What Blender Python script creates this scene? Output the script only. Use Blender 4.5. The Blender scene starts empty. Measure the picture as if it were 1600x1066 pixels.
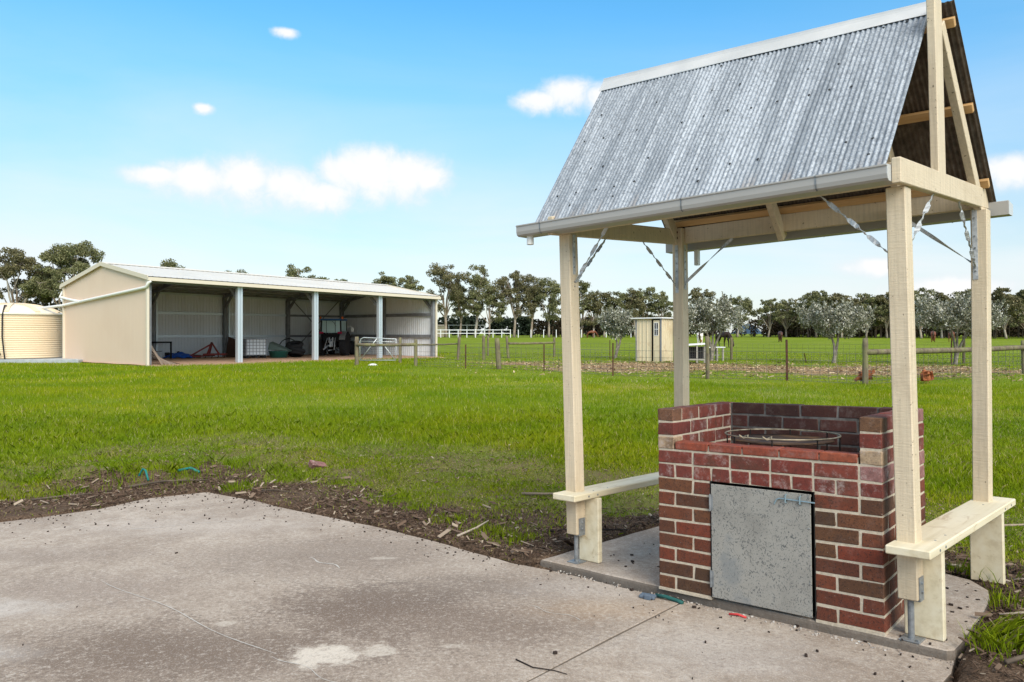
import bpy, bmesh, math, random
import numpy as np
from mathutils import Matrix, Vector

random.seed(7)
rng = np.random.default_rng(7)
scene = bpy.context.scene
COL = scene.collection
R = math.radians

# ------------------------------------------------------------------ camera
cam_data = bpy.data.cameras.new('camera')
cam_data.sensor_width = 36.0
cam_data.lens = 27.02
cam_data.shift_y = -0.0074
cam_data.clip_end = 5000.0
cam = bpy.data.objects.new('camera', cam_data)
cam.location = (0, 0, 1.5612)
cam.rotation_euler = (R(90), 0, 0)
COL.objects.link(cam)
scene.camera = cam

# ------------------------------------------------------------------ light, sky, exposure
SUN_AZ = math.atan2(0.38, -0.92)      # measured from +Y towards +X
SUN_EL = R(37)
scene.view_settings.view_transform = 'Standard'
scene.view_settings.look = 'None'
scene.view_settings.gamma = 1.0
scene.view_settings.use_curve_mapping = False
scene.view_settings.exposure = 1.45

sun_data = bpy.data.lights.new('sun', 'SUN')
sun_data.energy = 1.5
sun_data.angle = R(38)
sun_data.color = (1.0, 0.91, 0.78)
sun = bpy.data.objects.new('sun', sun_data)
sd = Vector((math.sin(SUN_AZ) * math.cos(SUN_EL), math.cos(SUN_AZ) * math.cos(SUN_EL), math.sin(SUN_EL)))
sun.rotation_euler = sd.to_track_quat('Z', 'Y').to_euler()
sun.location = (20, -10, 40)
COL.objects.link(sun)


# ------------------------------------------------------------------ node helper
class T:
    """thin wrapper round a node tree"""
    def __init__(self, tree):
        self.t = tree
        self.n = tree.nodes
        self.l = tree.links

    def put(self, sock, val):
        if isinstance(val, bpy.types.NodeSocket):
            self.l.new(val, sock)
        elif val is not None:
            if sock.type == 'RGBA' and len(val) == 3:
                val = (*val, 1.0)
            sock.default_value = val

    def pos(self):
        return self.n.new('ShaderNodeNewGeometry').outputs['Position']

    def obj(self):
        return self.n.new('ShaderNodeTexCoord').outputs['Object']

    def gen(self):
        return self.n.new('ShaderNodeTexCoord').outputs['Generated']

    def rand(self):
        return self.n.new('ShaderNodeObjectInfo').outputs['Random']

    def attr(self, name):
        a = self.n.new('ShaderNodeAttribute')
        a.attribute_name = name
        return a.outputs['Fac']

    def noise(self, scale, detail=4, rough=.55, vec=None, dist=0.0):
        a = self.n.new('ShaderNodeTexNoise')
        a.inputs['Scale'].default_value = scale
        a.inputs['Detail'].default_value = detail
        a.inputs['Roughness'].default_value = rough
        a.inputs['Distortion'].default_value = dist
        if vec is not None:
            self.l.new(vec, a.inputs['Vector'])
        return a.outputs['Fac']

    def vor(self, scale, vec=None, out='Distance', feature='F1'):
        a = self.n.new('ShaderNodeTexVoronoi')
        a.feature = feature
        a.inputs['Scale'].default_value = scale
        if vec is not None:
            self.l.new(vec, a.inputs['Vector'])
        return a.outputs[out]

    def ramp(self, fac, stops, interp='LINEAR'):
        a = self.n.new('ShaderNodeValToRGB')
        cr = a.color_ramp
        cr.interpolation = interp
        while len(cr.elements) < len(stops):
            cr.elements.new(0.5)
        for e, (p, c) in zip(cr.elements, stops):
            e.position = p
            e.color = (*c, 1) if not isinstance(c, (int, float)) else (c, c, c, 1)
        self.l.new(fac, a.inputs['Fac'])
        return a.outputs['Color']

    def mix(self, fac, a, b, mode='MIX'):
        m = self.n.new('ShaderNodeMix')
        m.data_type = 'RGBA'
        m.blend_type = mode
        m.clamp_factor = True
        self.put(m.inputs[0], fac)
        self.put(m.inputs[6], a)
        self.put(m.inputs[7], b)
        return m.outputs[2]

    def math(self, op, a, b=None, c=None, clamp=False):
        m = self.n.new('ShaderNodeMath')
        m.operation = op
        m.use_clamp = clamp
        self.put(m.inputs[0], a)
        if b is not None:
            self.put(m.inputs[1], b)
        if c is not None:
            self.put(m.inputs[2], c)
        return m.outputs[0]

    def scale(self, vec, s, add=None):
        m = self.n.new('ShaderNodeVectorMath')
        m.operation = 'MULTIPLY'
        self.l.new(vec, m.inputs[0])
        m.inputs[1].default_value = s
        o = m.outputs[0]
        if add is not None:
            q = self.n.new('ShaderNodeVectorMath')
            q.operation = 'ADD'
            self.l.new(o, q.inputs[0])
            self.put(q.inputs[1], add)
            o = q.outputs[0]
        return o

    def sep(self, vec):
        s = self.n.new('ShaderNodeSeparateXYZ')
        self.l.new(vec, s.inputs[0])
        return s.outputs

    def step(self, v, lo, hi):
        m = self.n.new('ShaderNodeMapRange')
        m.interpolation_type = 'SMOOTHSTEP'
        self.put(m.inputs['Value'], v)
        m.inputs['From Min'].default_value = lo
        m.inputs['From Max'].default_value = hi
        return m.outputs['Result']

    def blob(self, xs, ys, cx, cy, rx, ry):   # ry may be a socket
        """1 at the centre, 0 on the rim of an ellipse, negative beyond"""
        a = self.math('DIVIDE', self.math('SUBTRACT', xs, cx), rx)
        b = self.math('DIVIDE', self.math('SUBTRACT', ys, cy), ry)
        r = self.math('SQRT', self.math('ADD', self.math('MULTIPLY', a, a), self.math('MULTIPLY', b, b)))
        return self.math('SUBTRACT', 1.0, r)

    def bump(self, h, strength=.4, dist=.01):
        b = self.n.new('ShaderNodeBump')
        b.inputs['Strength'].default_value = strength
        b.inputs['Distance'].default_value = dist
        self.l.new(h, b.inputs['Height'])
        return b.outputs['Normal']


def mat(name, fn, rough=.6, metal=0.0, spec=.3, trans=None):
    m = bpy.data.materials.new(name)
    m.use_nodes = True
    t = T(m.node_tree)
    p = m.node_tree.nodes['Principled BSDF']
    p.inputs['Roughness'].default_value = rough
    p.inputs['Metallic'].default_value = metal
    p.inputs['Specular IOR Level'].default_value = spec
    res = fn(t) if callable(fn) else fn
    if isinstance(res, dict):
        for k, v in res.items():
            t.put(p.inputs[k], v)
    else:
        t.put(p.inputs['Base Color'], res)
    if trans is not None:                       # thin leaves let some light through
        tr = t.n.new('ShaderNodeBsdfTranslucent')
        src = p.inputs['Base Color'].links
        if src:
            t.l.new(src[0].from_socket, tr.inputs['Color'])
        mx = t.n.new('ShaderNodeMixShader')
        mx.inputs[0].default_value = trans
        t.l.new(p.outputs[0], mx.inputs[1])
        t.l.new(tr.outputs[0], mx.inputs[2])
        t.l.new(mx.outputs[0], t.n['Material Output'].inputs['Surface'])
    return m


# ------------------------------------------------------------------ world
world = bpy.data.worlds.new('World')
scene.world = world
world.use_nodes = True
w = T(world.node_tree)
bg = w.n['Background']
sky = w.n.new('ShaderNodeTexSky')
sky.sky_type = 'NISHITA'
sky.sun_disc = False
sky.sun_elevation = SUN_EL
sky.sun_rotation = SUN_AZ
sky.altitude = 50
sky.air_density = 1.0
sky.dust_density = 0.6
sky.ozone_density = 2.0
hs = w.n.new('ShaderNodeHueSaturation')
hs.inputs['Saturation'].default_value = 1.12
hs.inputs['Hue'].default_value = 0.484
hs.inputs['Value'].default_value = 1.0
w.l.new(sky.outputs[0], hs.inputs['Color'])
g = w.gen()
dx, dy, dz = w.sep(g)
az = w.math('ARCTAN2', dx, dy)
el = w.math('ARCSINE', dz)
# thin high cloud: long streaks, thicker towards the horizon, all round the sky
sv = w.n.new('ShaderNodeCombineXYZ')
w.l.new(w.math('MULTIPLY_ADD', el, 0.35, az), sv.inputs[0])
w.l.new(w.math('MULTIPLY_ADD', az, 0.12, w.math('MULTIPLY', el, 5.0)), sv.inputs[1])
streak = w.noise(1.6, 6, .55, sv.outputs[0], .6)
soft = w.noise(2.4, 4, .5, g, .3)
low = w.step(el, 0.46, -0.04)
veil = w.math('MULTIPLY', w.math('POWER', low, 1.15), w.math('MULTIPLY_ADD', w.math('SUBTRACT', w.math('MULTIPLY_ADD', soft, .4, w.math('MULTIPLY', streak, .7)), .55), 3.2, .98), clamp=True)
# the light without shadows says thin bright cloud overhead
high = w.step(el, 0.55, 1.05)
# heaped clouds, each at its own bearing
wob = w.math('ADD', w.math('MULTIPLY', w.noise(16.0, 6, .6, g, .5), .6), w.math('MULTIPLY', w.noise(48.0, 6, .65, g, .5), .4))
wob = w.math('MULTIPLY', w.math('SUBTRACT', wob, .5), 2.9)
puffs = None
for (a, e, ra, re_) in [(-.435, .186, .045, .012), (-.385, .187, .060, .024), (-.335, .190, .065, .030), (-.285, .186, .065, .028), (-.245, .176, .060, .022),
                        (-.215, .205, .050, .026), (-.180, .211, .060, .032), (-.135, .206, .060, .030), (-.110, .200, .040, .020),
                        (.035, .295, .04, .014), (.075, .305, .05, .021), (.115, .300, .04, .020), (-.382, .266, .015, .006), (-.287, .360, .018, .006),
                        (.575, .180, .045, .018), (.440, .080, .05, .012), (.52, .05, .09, .018),
                        (-1.2, .35, .25, .09), (1.3, .42, .3, .1), (2.1, .3, .35, .08), (-2.0, .5, .3, .12), (2.9, .4, .3, .1), (-2.7, .25, .4, .07)]:
    b = w.blob(az, el, a, e, ra, w.math('MULTIPLY_ADD', w.math('LESS_THAN', el, e), re_ * .55, re_))
    puffs = b if puffs is None else w.math('MAXIMUM', puffs, b)
puff = w.step(w.math('ADD', puffs, w.math('MULTIPLY', wob, .55)), -.12, .66)
tinted = w.mix(1.0, hs.outputs[0], w.mix(w.step(el, .40, .05), (.86, 1.52, 1.78), (.98, 1.04, 1.08)), 'MULTIPLY')
skycol = w.mix(w.math('MULTIPLY', veil, .90), tinted, (6.6, 7.05, 7.3))
shade = w.mix(w.step(w.math('ADD', puffs, w.math('MULTIPLY', wob, .8)), .05, .75), (6.4, 6.75, 7.1), (7.5, 7.5, 7.5))
skycol = w.mix(w.math('MULTIPLY', puff, .96), skycol, shade)
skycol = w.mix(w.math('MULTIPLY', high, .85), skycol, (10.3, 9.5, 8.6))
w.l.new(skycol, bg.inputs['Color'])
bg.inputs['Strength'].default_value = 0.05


# ------------------------------------------------------------------ mesh helpers
class MB:
    def __init__(self):
        self.v = []
        self.f = []
        self.m = []
        self.cur = 0

    def add(self, vs, fs):
        o = len(self.v)
        self.v.extend([tuple(x) for x in vs])
        for q in fs:
            self.f.append([i + o for i in q])
            self.m.append(self.cur)
        return self

    def convex(self, vs, fs):
        c = [sum(p[i] for p in vs) / len(vs) for i in range(3)]
        out = []
        for q in fs:
            a, b, d = (Vector(vs[q[0]]), Vector(vs[q[1]]), Vector(vs[q[2]]))
            nrm = (b - a).cross(d - a)
            mid = sum((Vector(vs[i]) for i in q), Vector()) / len(q)
            out.append(list(q) if nrm.dot(mid - Vector(c)) >= 0 else list(q)[::-1])
        return self.add(vs, out)

    def hexa(self, p):
        """eight corners: bottom ring 0-3, top ring 4-7"""
        return self.convex(p, [(0, 1, 2, 3), (4, 5, 6, 7), (0, 1, 5, 4), (1, 2, 6, 5), (2, 3, 7, 6), (3, 0, 4, 7)])

    def box(self, x0, x1, y0, y1, z0, z1):
        return self.hexa([(x0, y0, z0), (x1, y0, z0), (x1, y1, z0), (x0, y1, z0), (x0, y0, z1), (x1, y0, z1), (x1, y1, z1), (x0, y1, z1)])

    def cbox(self, x0, x1, y0, y1, z0, z1, c=.004, shear=None, jit=0.0):
        """box with chamfered edges; shear(x,y,z) -> point bends it"""
        lo = (x0, y0, z0)
        hi = (x1, y1, z1)
        idx = {}
        vs = []
        for i in (0, 1):
            for j in (0, 1):
                for k in (0, 1):
                    s = (i, j, k)
                    jj = [random.uniform(-jit, jit) for _ in range(3)]
                    for a in range(3):
                        p = []
                        for d in range(3):
                            q = hi[d] if s[d] else lo[d]
                            if d != a:
                                q += -c if s[d] else c
                            p.append(q + jj[d])
                        idx[(i, j, k, a)] = len(vs)
                        vs.append(shear(*p) if shear else tuple(p))
        fs = []
        for a in range(3):
            b, d = [q for q in range(3) if q != a]
            for s in (0, 1):
                ring = []
                for (u, v) in ((0, 0), (1, 0), (1, 1), (0, 1)):
                    key = [0, 0, 0]
                    key[a] = s
                    key[b] = u
                    key[d] = v
                    ring.append(idx[(*key, a)])
                fs.append(ring)
        for a in range(3):                       # edges along axis a
            b, d = [q for q in range(3) if q != a]
            for u in (0, 1):
                for v in (0, 1):
                    k0 = [0, 0, 0]
                    k0[b] = u
                    k0[d] = v
                    k1 = list(k0)
                    k1[a] = 1
                    fs.append([idx[(*k0, b)], idx[(*k1, b)], idx[(*k1, d)], idx[(*k0, d)]])
        for i in (0, 1):
            for j in (0, 1):
                for k in (0, 1):
                    fs.append([idx[(i, j, k, 0)], idx[(i, j, k, 1)], idx[(i, j, k, 2)]])
        return self.convex(vs, fs)

    def beam(self, p0, p1, w_, h_, up=(0, 0, 1), c=0.0):
        """rectangular bar from p0 to p1; w_ across, h_ along up"""
        p0 = Vector(p0)
        p1 = Vector(p1)
        d = (p1 - p0)
        L = d.length
        d.normalize()
        u = Vector(up)
        s = d.cross(u)
        if s.length < 1e-5:
            s = d.cross(Vector((0, 1, 0)))
        s.normalize()
        u = s.cross(d)

        def f(x, y, z):
            return tuple(p0 + d * x + s * y + u * z)
        if c:
            return self.cbox(0, L, -w_ / 2, w_ / 2, -h_ / 2, h_ / 2, c, f)
        b = [(0, -w_ / 2, -h_ / 2), (L, -w_ / 2, -h_ / 2), (L, w_ / 2, -h_ / 2), (0, w_ / 2, -h_ / 2),
             (0, -w_ / 2, h_ / 2), (L, -w_ / 2, h_ / 2), (L, w_ / 2, h_ / 2), (0, w_ / 2, h_ / 2)]
        return self.hexa([f(*q) for q in b])

    def tube(self, pts, rad, n=8, cap=True):
        pts = [Vector(p) for p in pts]
        if isinstance(rad, (int, float)):
            rad = [rad] * len(pts)
        vs = []
        ref = None
        for i, p in enumerate(pts):
            d = (pts[min(i + 1, len(pts) - 1)] - pts[max(i - 1, 0)])
            if d.length < 1e-9:
                d = Vector((0, 0, 1))
            d.normalize()
            if ref is None:
                ref = d.orthogonal().normalized()
            else:
                ref = (ref - d * ref.dot(d))
                ref = ref.normalized() if ref.length > 1e-6 else d.orthogonal().normalized()
            q = d.cross(ref)
            for k in range(n):
                a = 2 * math.pi * k / n
                vs.append(tuple(p + (ref * math.cos(a) + q * math.sin(a)) * rad[i]))
        fs = []
        for i in range(len(pts) - 1):
            for k in range(n):
                k2 = (k + 1) % n
                fs.append([i * n + k, i * n + k2, (i + 1) * n + k2, (i + 1) * n + k])
        if cap:
            fs.append(list(range(n))[::-1])
            fs.append([(len(pts) - 1) * n + k for k in range(n)])
        return self.add(vs, fs)

    def cyl(self, p0, p1, r, n=12):
        return self.tube([p0, p1], r, n)

    def ring(self, c, r, rt, n=32, m=6, axis=(0, 0, 1)):
        c = Vector(c)
        q = Vector(axis).to_track_quat('Z', 'Y')
        vs = []
        fs = []
        for i in range(n):
            a = 2 * math.pi * i / n
            for k in range(m):
                b = 2 * math.pi * k / m
                rr = r + rt * math.cos(b)
                vs.append(tuple(c + q @ Vector((rr * math.cos(a), rr * math.sin(a), rt * math.sin(b)))))
        for i in range(n):
            for k in range(m):
                fs.append([i * m + k, ((i + 1) % n) * m + k, ((i + 1) % n) * m + (k + 1) % m, i * m + (k + 1) % m])
        return self.add(vs, fs)

    def lathe(self, prof, n=32, c=(0, 0, 0), axis=(0, 0, 1)):
        """prof: list of (radius, height)"""
        c = Vector(c)
        q = Vector(axis).to_track_quat('Z', 'Y')
        vs = []
        fs = []
        for (r, h) in prof:
            for k in range(n):
                a = 2 * math.pi * k / n
                vs.append(tuple(c + q @ Vector((r * math.cos(a), r * math.sin(a), h))))
        for i in range(len(prof) - 1):
            for k in range(n):
                k2 = (k + 1) % n
                fs.append([i * n + k, i * n + k2, (i + 1) * n + k2, (i + 1) * n + k])
        fs.append(list(range(n))[::-1])
        fs.append([(len(prof) - 1) * n + k for k in range(n)])
        return self.add(vs, fs)

    def prism(self, poly, z0, z1):
        n = len(poly)
        vs = [(x, y, z0) for x, y in poly] + [(x, y, z1) for x, y in poly]
        fs = [list(range(n))[::-1], list(range(n, 2 * n))] + [[i, (i + 1) % n, n + (i + 1) % n, n + i] for i in range(n)]
        return self.add(vs, fs)

    def sweep(self, prof, p0, p1, closed=True, cap=True):
        """profile (list of 3D offsets) carried from p0 to p1"""
        n = len(prof)
        vs = [tuple(Vector(p0) + Vector(q)) for q in prof] + [tuple(Vector(p1) + Vector(q)) for q in prof]
        rng_ = range(n if closed else n - 1)
        fs = [[i, (i + 1) % n, n + (i + 1) % n, n + i] for i in rng_]
        if cap and closed:
            fs += [list(range(n))[::-1], list(range(n, 2 * n))]
        return self.add(vs, fs)

    def mesh(self, name, mats, smooth=False):
        me = bpy.data.meshes.new(name)
        me.from_pydata(self.v, [], self.f)
        for m_ in (mats if isinstance(mats, (list, tuple)) else [mats]):
            me.materials.append(m_)
        if any(self.m):
            me.polygons.foreach_set('material_index', self.m)
        if smooth:
            me.polygons.foreach_set('use_smooth', [True] * len(self.f))
        me.update()
        return me

    def build(self, name, mats, parent=None, smooth=False):
        return link(name, self.mesh(name, mats, smooth), parent)


def link(name, me, parent=None):
    o = bpy.data.objects.new(name, me)
    COL.objects.link(o)
    if parent is not None:
        o.parent = parent
    return o


def tag(o, label=None, cat=None, group=None, kind=None):
    for k, v in (('label', label), ('category', cat), ('group', group), ('kind', kind)):
        if v:
            o[k] = v
    return o


def thing(name, label, cat, loc=(0, 0, 0), rz=0.0, group=None, M=None):
    o = bpy.data.objects.new(name, None)
    o.empty_display_size = .2
    COL.objects.link(o)
    if M is not None:
        o.matrix_world = M
    else:
        o.location = loc
        o.rotation_euler = (0, 0, rz)
    return tag(o, label, cat, group)


def quads_mesh(name, co, nper, mats, tint=None, flip=False):
    """co: (n*nper,3) array, n faces with nper corners each"""
    co = np.ascontiguousarray(co, dtype=np.float32)
    nv = len(co)
    nf = nv // nper
    me = bpy.data.meshes.new(name)
    me.vertices.add(nv)
    me.vertices.foreach_set('co', co.ravel())
    me.loops.add(nv)
    me.loops.foreach_set('vertex_index', np.arange(nv, dtype=np.int32))
    me.polygons.add(nf)
    me.polygons.foreach_set('loop_start', np.arange(0, nv, nper, dtype=np.int32))
    me.polygons.foreach_set('loop_total', np.full(nf, nper, dtype=np.int32))
    if tint is not None:
        a = me.attributes.new('tint', 'FLOAT', 'FACE')
        a.data.foreach_set('value', np.asarray(tint, dtype=np.float32))
    me.materials.append(mats)
    me.update(calc_edges=True)
    return me


# value noise for numpy
_tab = rng.random((256, 256))


def vnoise(x, y):
    xi = np.floor(x).astype(int)
    yi = np.floor(y).astype(int)
    fx = x - xi
    fy = y - yi
    fx = fx * fx * (3 - 2 * fx)
    fy = fy * fy * (3 - 2 * fy)
    a = _tab[xi & 255, yi & 255]
    b = _tab[(xi + 1) & 255, yi & 255]
    c = _tab[xi & 255, (yi + 1) & 255]
    d = _tab[(xi + 1) & 255, (yi + 1) & 255]
    return (a * (1 - fx) + b * fx) * (1 - fy) + (c * (1 - fx) + d * fx) * fy


def fbm(x, y, o=4):
    s = 0.0
    amp = .5
    for i in range(o):
        s = s + amp * vnoise(x * 2 ** i + 17.3 * i, y * 2 ** i + 9.1 * i)
        amp *= .5
    return s / (1 - .5 ** o)


def sstep(v, lo, hi):
    t = np.clip((v - lo) / (hi - lo), 0, 1)
    return t * t * (3 - 2 * t)


# ------------------------------------------------------------------ frames of the place
M_SHELTER = Matrix([[.72263, .69121, -.00466, 2.0363], [-.69078, .72239, .03126, 3.84767], [.02497, -.01937, .9995, .0042], [0, 0, 0, 1]])
M_BBQ = Matrix([[.76665, .64205, -.00466, 1.92648], [-.64163, .76638, .03126, 3.96566], [.02364, -.02097, .9995, 0], [0, 0, 0, 1]])


def plane_z(x, y):
    return .005 * (x - 1.93) - .031 * (y - 3.97)


PATIO = [(-5.250, 6.550), (-4.721, 7.087), (-4.467, 7.308), (-4.124, 7.702), (-3.933, 8.257), (-3.416, 8.636), (-2.784, 8.154), (-2.232, 7.657),
         (-1.683, 7.217), (-1.123, 6.746), (-.626, 6.267), (-.244, 5.852), (0, 5.593), (.204, 5.453), (1.0, 4.75), (2.1, 3.88), (2.188, 3.80),
         (2.07, 3.62), (1.955, 3.50), (2.3, 1.6), (2.8, -4), (-7, -4), (-6.6, 2.5), (-5.6, 5.4)]
SLAB_L = [(-2.47, -.07), (.125, .005), (.152, .04), (.15, .20), (.135, .42), (.115, .80), (.09, 1.05), (.04, 1.26), (-.10, 1.44), (-.5, 1.58), (-1.2, 1.62), (-2.0, 1.55), (-2.455, 1.42)]
SLAB = [tuple((M_SHELTER @ Vector((x, y, 0)))[:2]) for x, y in SLAB_L]
SHED_P = (-17.03, 36.0)
SHED_A = math.atan2(.768, .640)
SHED_L = 18.75
SHED_D = 9.83


def poly_dist(px, py, poly):
    """signed distance, negative inside"""
    P = np.stack([px, py], -1)
    d = np.full(px.shape, 1e9)
    ins = np.zeros(px.shape, bool)
    n = len(poly)
    for i in range(n):
        a = np.array(poly[i])
        b = np.array(poly[(i + 1) % n])
        e = b - a
        wv = P - a
        t = np.clip((wv @ e) / (e @ e), 0, 1)
        q = wv - t[..., None] * e
        d = np.minimum(d, np.sqrt((q * q).sum(-1)))
        c1 = (a[1] <= py) & (b[1] > py)
        c2 = (b[1] <= py) & (a[1] > py)
        cr = e[0] * wv[..., 1] - e[1] * wv[..., 0]
        ins ^= (c1 & (cr > 0)) | (c2 & (cr < 0))
    return np.where(ins, -d, d)


def edge_dist(x, y):
    return np.minimum(poly_dist(x, y, PATIO), poly_dist(x, y, SLAB))


MOUNDS = [(-5.75, 8.35, .24, .30), (-5.2, 8.75, .11, .25), (-4.75, 8.95, .19, .24), (-4.25, 9.15, .12, .2), (-3.75, 9.5, .16, .25), (-5.4, 9.4, .12, .3), (-4.5, 9.9, .10, .3), (-6.2, 9.3, .14, .3), (-3.2, 10.3, .14, .35), (-2.7, 10.5, .12, .3),
          (-6.3, 8.6, .1, .4), (-3.3, 9.05, .06, .2), (-1.8, 8.5, .05, .3), (-.6, 7.6, .05, .25), (.4, 6.4, .04, .3), (-5.0, 9.8, .06, .5), (2.9, 3.9, .03, .3), (3.6, 4.8, .05, .4)]


def ground_z(x, y, d=None):
    x = np.asarray(x, float)
    y = np.asarray(y, float)
    if d is None:
        d = edge_dist(x, y)
    p = plane_z(np.clip(x, -12, 12), np.clip(y, -4, 9)) - .05
    wgt = sstep(y, 7, 22)
    far = .008 * (np.clip(y, 50, 170) - 50)
    z = p * (1 - wgt) + far * wgt
    near = 1 - sstep(y, 14, 24)
    rough = (fbm(x * 2.2, y * 2.2, 4) - .5) * .10 + (fbm(x * .5, y * .5, 2) - .5) * .08
    bed = np.clip(d / .35, 0, 1)
    z = z + near * bed * (rough + .012) + .006 * (d < .3)
    for (mx, my, h, r) in MOUNDS:
        z = z + h * np.exp(-((x - mx) ** 2 + (y - my) ** 2) / (r * r)) * np.clip(d / .2, 0, 1)
    ds = poly_dist(x, y, SLAB)
    z = z + .048 * np.exp(-np.clip(ds, 0, None) / .55) * (poly_dist(x, y, PATIO) > .06) * np.clip((ds + .02) / .04, 0, 1)
    mid = sstep(y, 18, 30)
    z = z + mid * (fbm(x * .12, y * .12, 3) - .5) * .06
    return np.where(d < .012, z - .16, z)


def gz(x, y):
    return float(ground_z(np.array([x]), np.array([y]))[0])


# ------------------------------------------------------------------ materials
def speckle(t, vec, scale, lo, hi):
    return t.step(t.noise(scale, 2, .6, vec), lo, hi)


def f_ground(t):
    P = t.pos()
    soil = t.attr('soil')
    straw = t.attr('straw')
    thin = t.attr('thin')
    n1 = t.noise(.9, 6, .6, P)
    n2 = t.noise(9, 6, .7, P)
    n3 = t.noise(60, 4, .7, P)
    n4 = t.noise(.16, 4, .6, P)
    green = t.ramp(n2, [(.25, (.075, .115, .008)), (.5, (.145, .205, .014)), (.75, (.215, .262, .026))])
    green = t.mix(t.step(n4, .42, .66), green, (.185, .235, .028))
    green = t.mix(t.math('MULTIPLY', t.step(n1, .58, .78), .55), green, (.21, .19, .075))
    n5 = t.noise(26, 5, .75, P)
    worn = t.ramp(n5, [(.30, (.075, .052, .032)), (.46, (.17, .125, .075)), (.56, (.145, .15, .035)), (.70, (.33, .27, .17))])
    green = t.mix(t.math('MULTIPLY', thin, t.step(t.math('ADD', n1, t.math('MULTIPLY', n2, .6)), .62, .92)), green, worn)
    green = t.mix(t.math('MULTIPLY', thin, .45), green, worn)
    dirt = t.ramp(n3, [(.28, (.045, .030, .021)), (.48, (.105, .070, .048)), (.62, (.18, .125, .088)), (.8, (.31, .24, .18))])
    hay = t.ramp(n3, [(.25, (.13, .09, .05)), (.5, (.30, .21, .12)), (.75, (.46, .35, .22))])
    m1 = t.step(t.math('ADD', soil, t.math('MULTIPLY', t.math('SUBTRACT', n2, .5), .8)), .38, .62)
    m2 = t.step(t.math('ADD', straw, t.math('MULTIPLY', t.math('SUBTRACT', n2, .5), 1.0)), .40, .62)
    c = t.mix(m2, green, hay)
    c = t.mix(m1, c, dirt)
    return {'Base Color': c, 'Normal': t.bump(t.math('ADD', n3, t.math('MULTIPLY', n2, 2.0)), .7, .03)}


GROUND = mat('ground', f_ground, .95, spec=.05)


def f_grass(t):
    tint = t.attr('tint')
    P = t.pos()
    c = t.ramp(tint, [(0, (.092, .128, .007)), (.35, (.170, .235, .008)), (.6, (.245, .318, .010)), (.82, (.29, .36, .016)), (.91, (.40, .36, .08)), (1, (.54, .45, .23))])
    n = t.noise(.35, 4, .6, P)
    c = t.mix(t.step(n, .42, .62), c, (.74, .88, .8), 'MULTIPLY')
    n2 = t.noise(1.6, 4, .6, t.scale(P, (1, .5, 1)))
    c = t.mix(t.step(n2, .50, .70), c, (1.12, 1.05, .8), 'MULTIPLY')
    y = t.mix(t.step(t.noise(.13, 3, .5, P), .45, .62), c, (1.18, 1.06, .8), 'MULTIPLY')
    return {'Base Color': y}


GRASS = mat('grass_blades', f_grass, .6, spec=.07, trans=.35)
CHIP = mat('bark_mulch', lambda t: t.ramp(t.attr('tint'), [(0, (.032, .020, .014)), (.45, (.090, .058, .040)), (.7, (.15, .10, .07)), (.88, (.22, .16, .115)), (1, (.36, .29, .22))]), .9, spec=.1)


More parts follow.
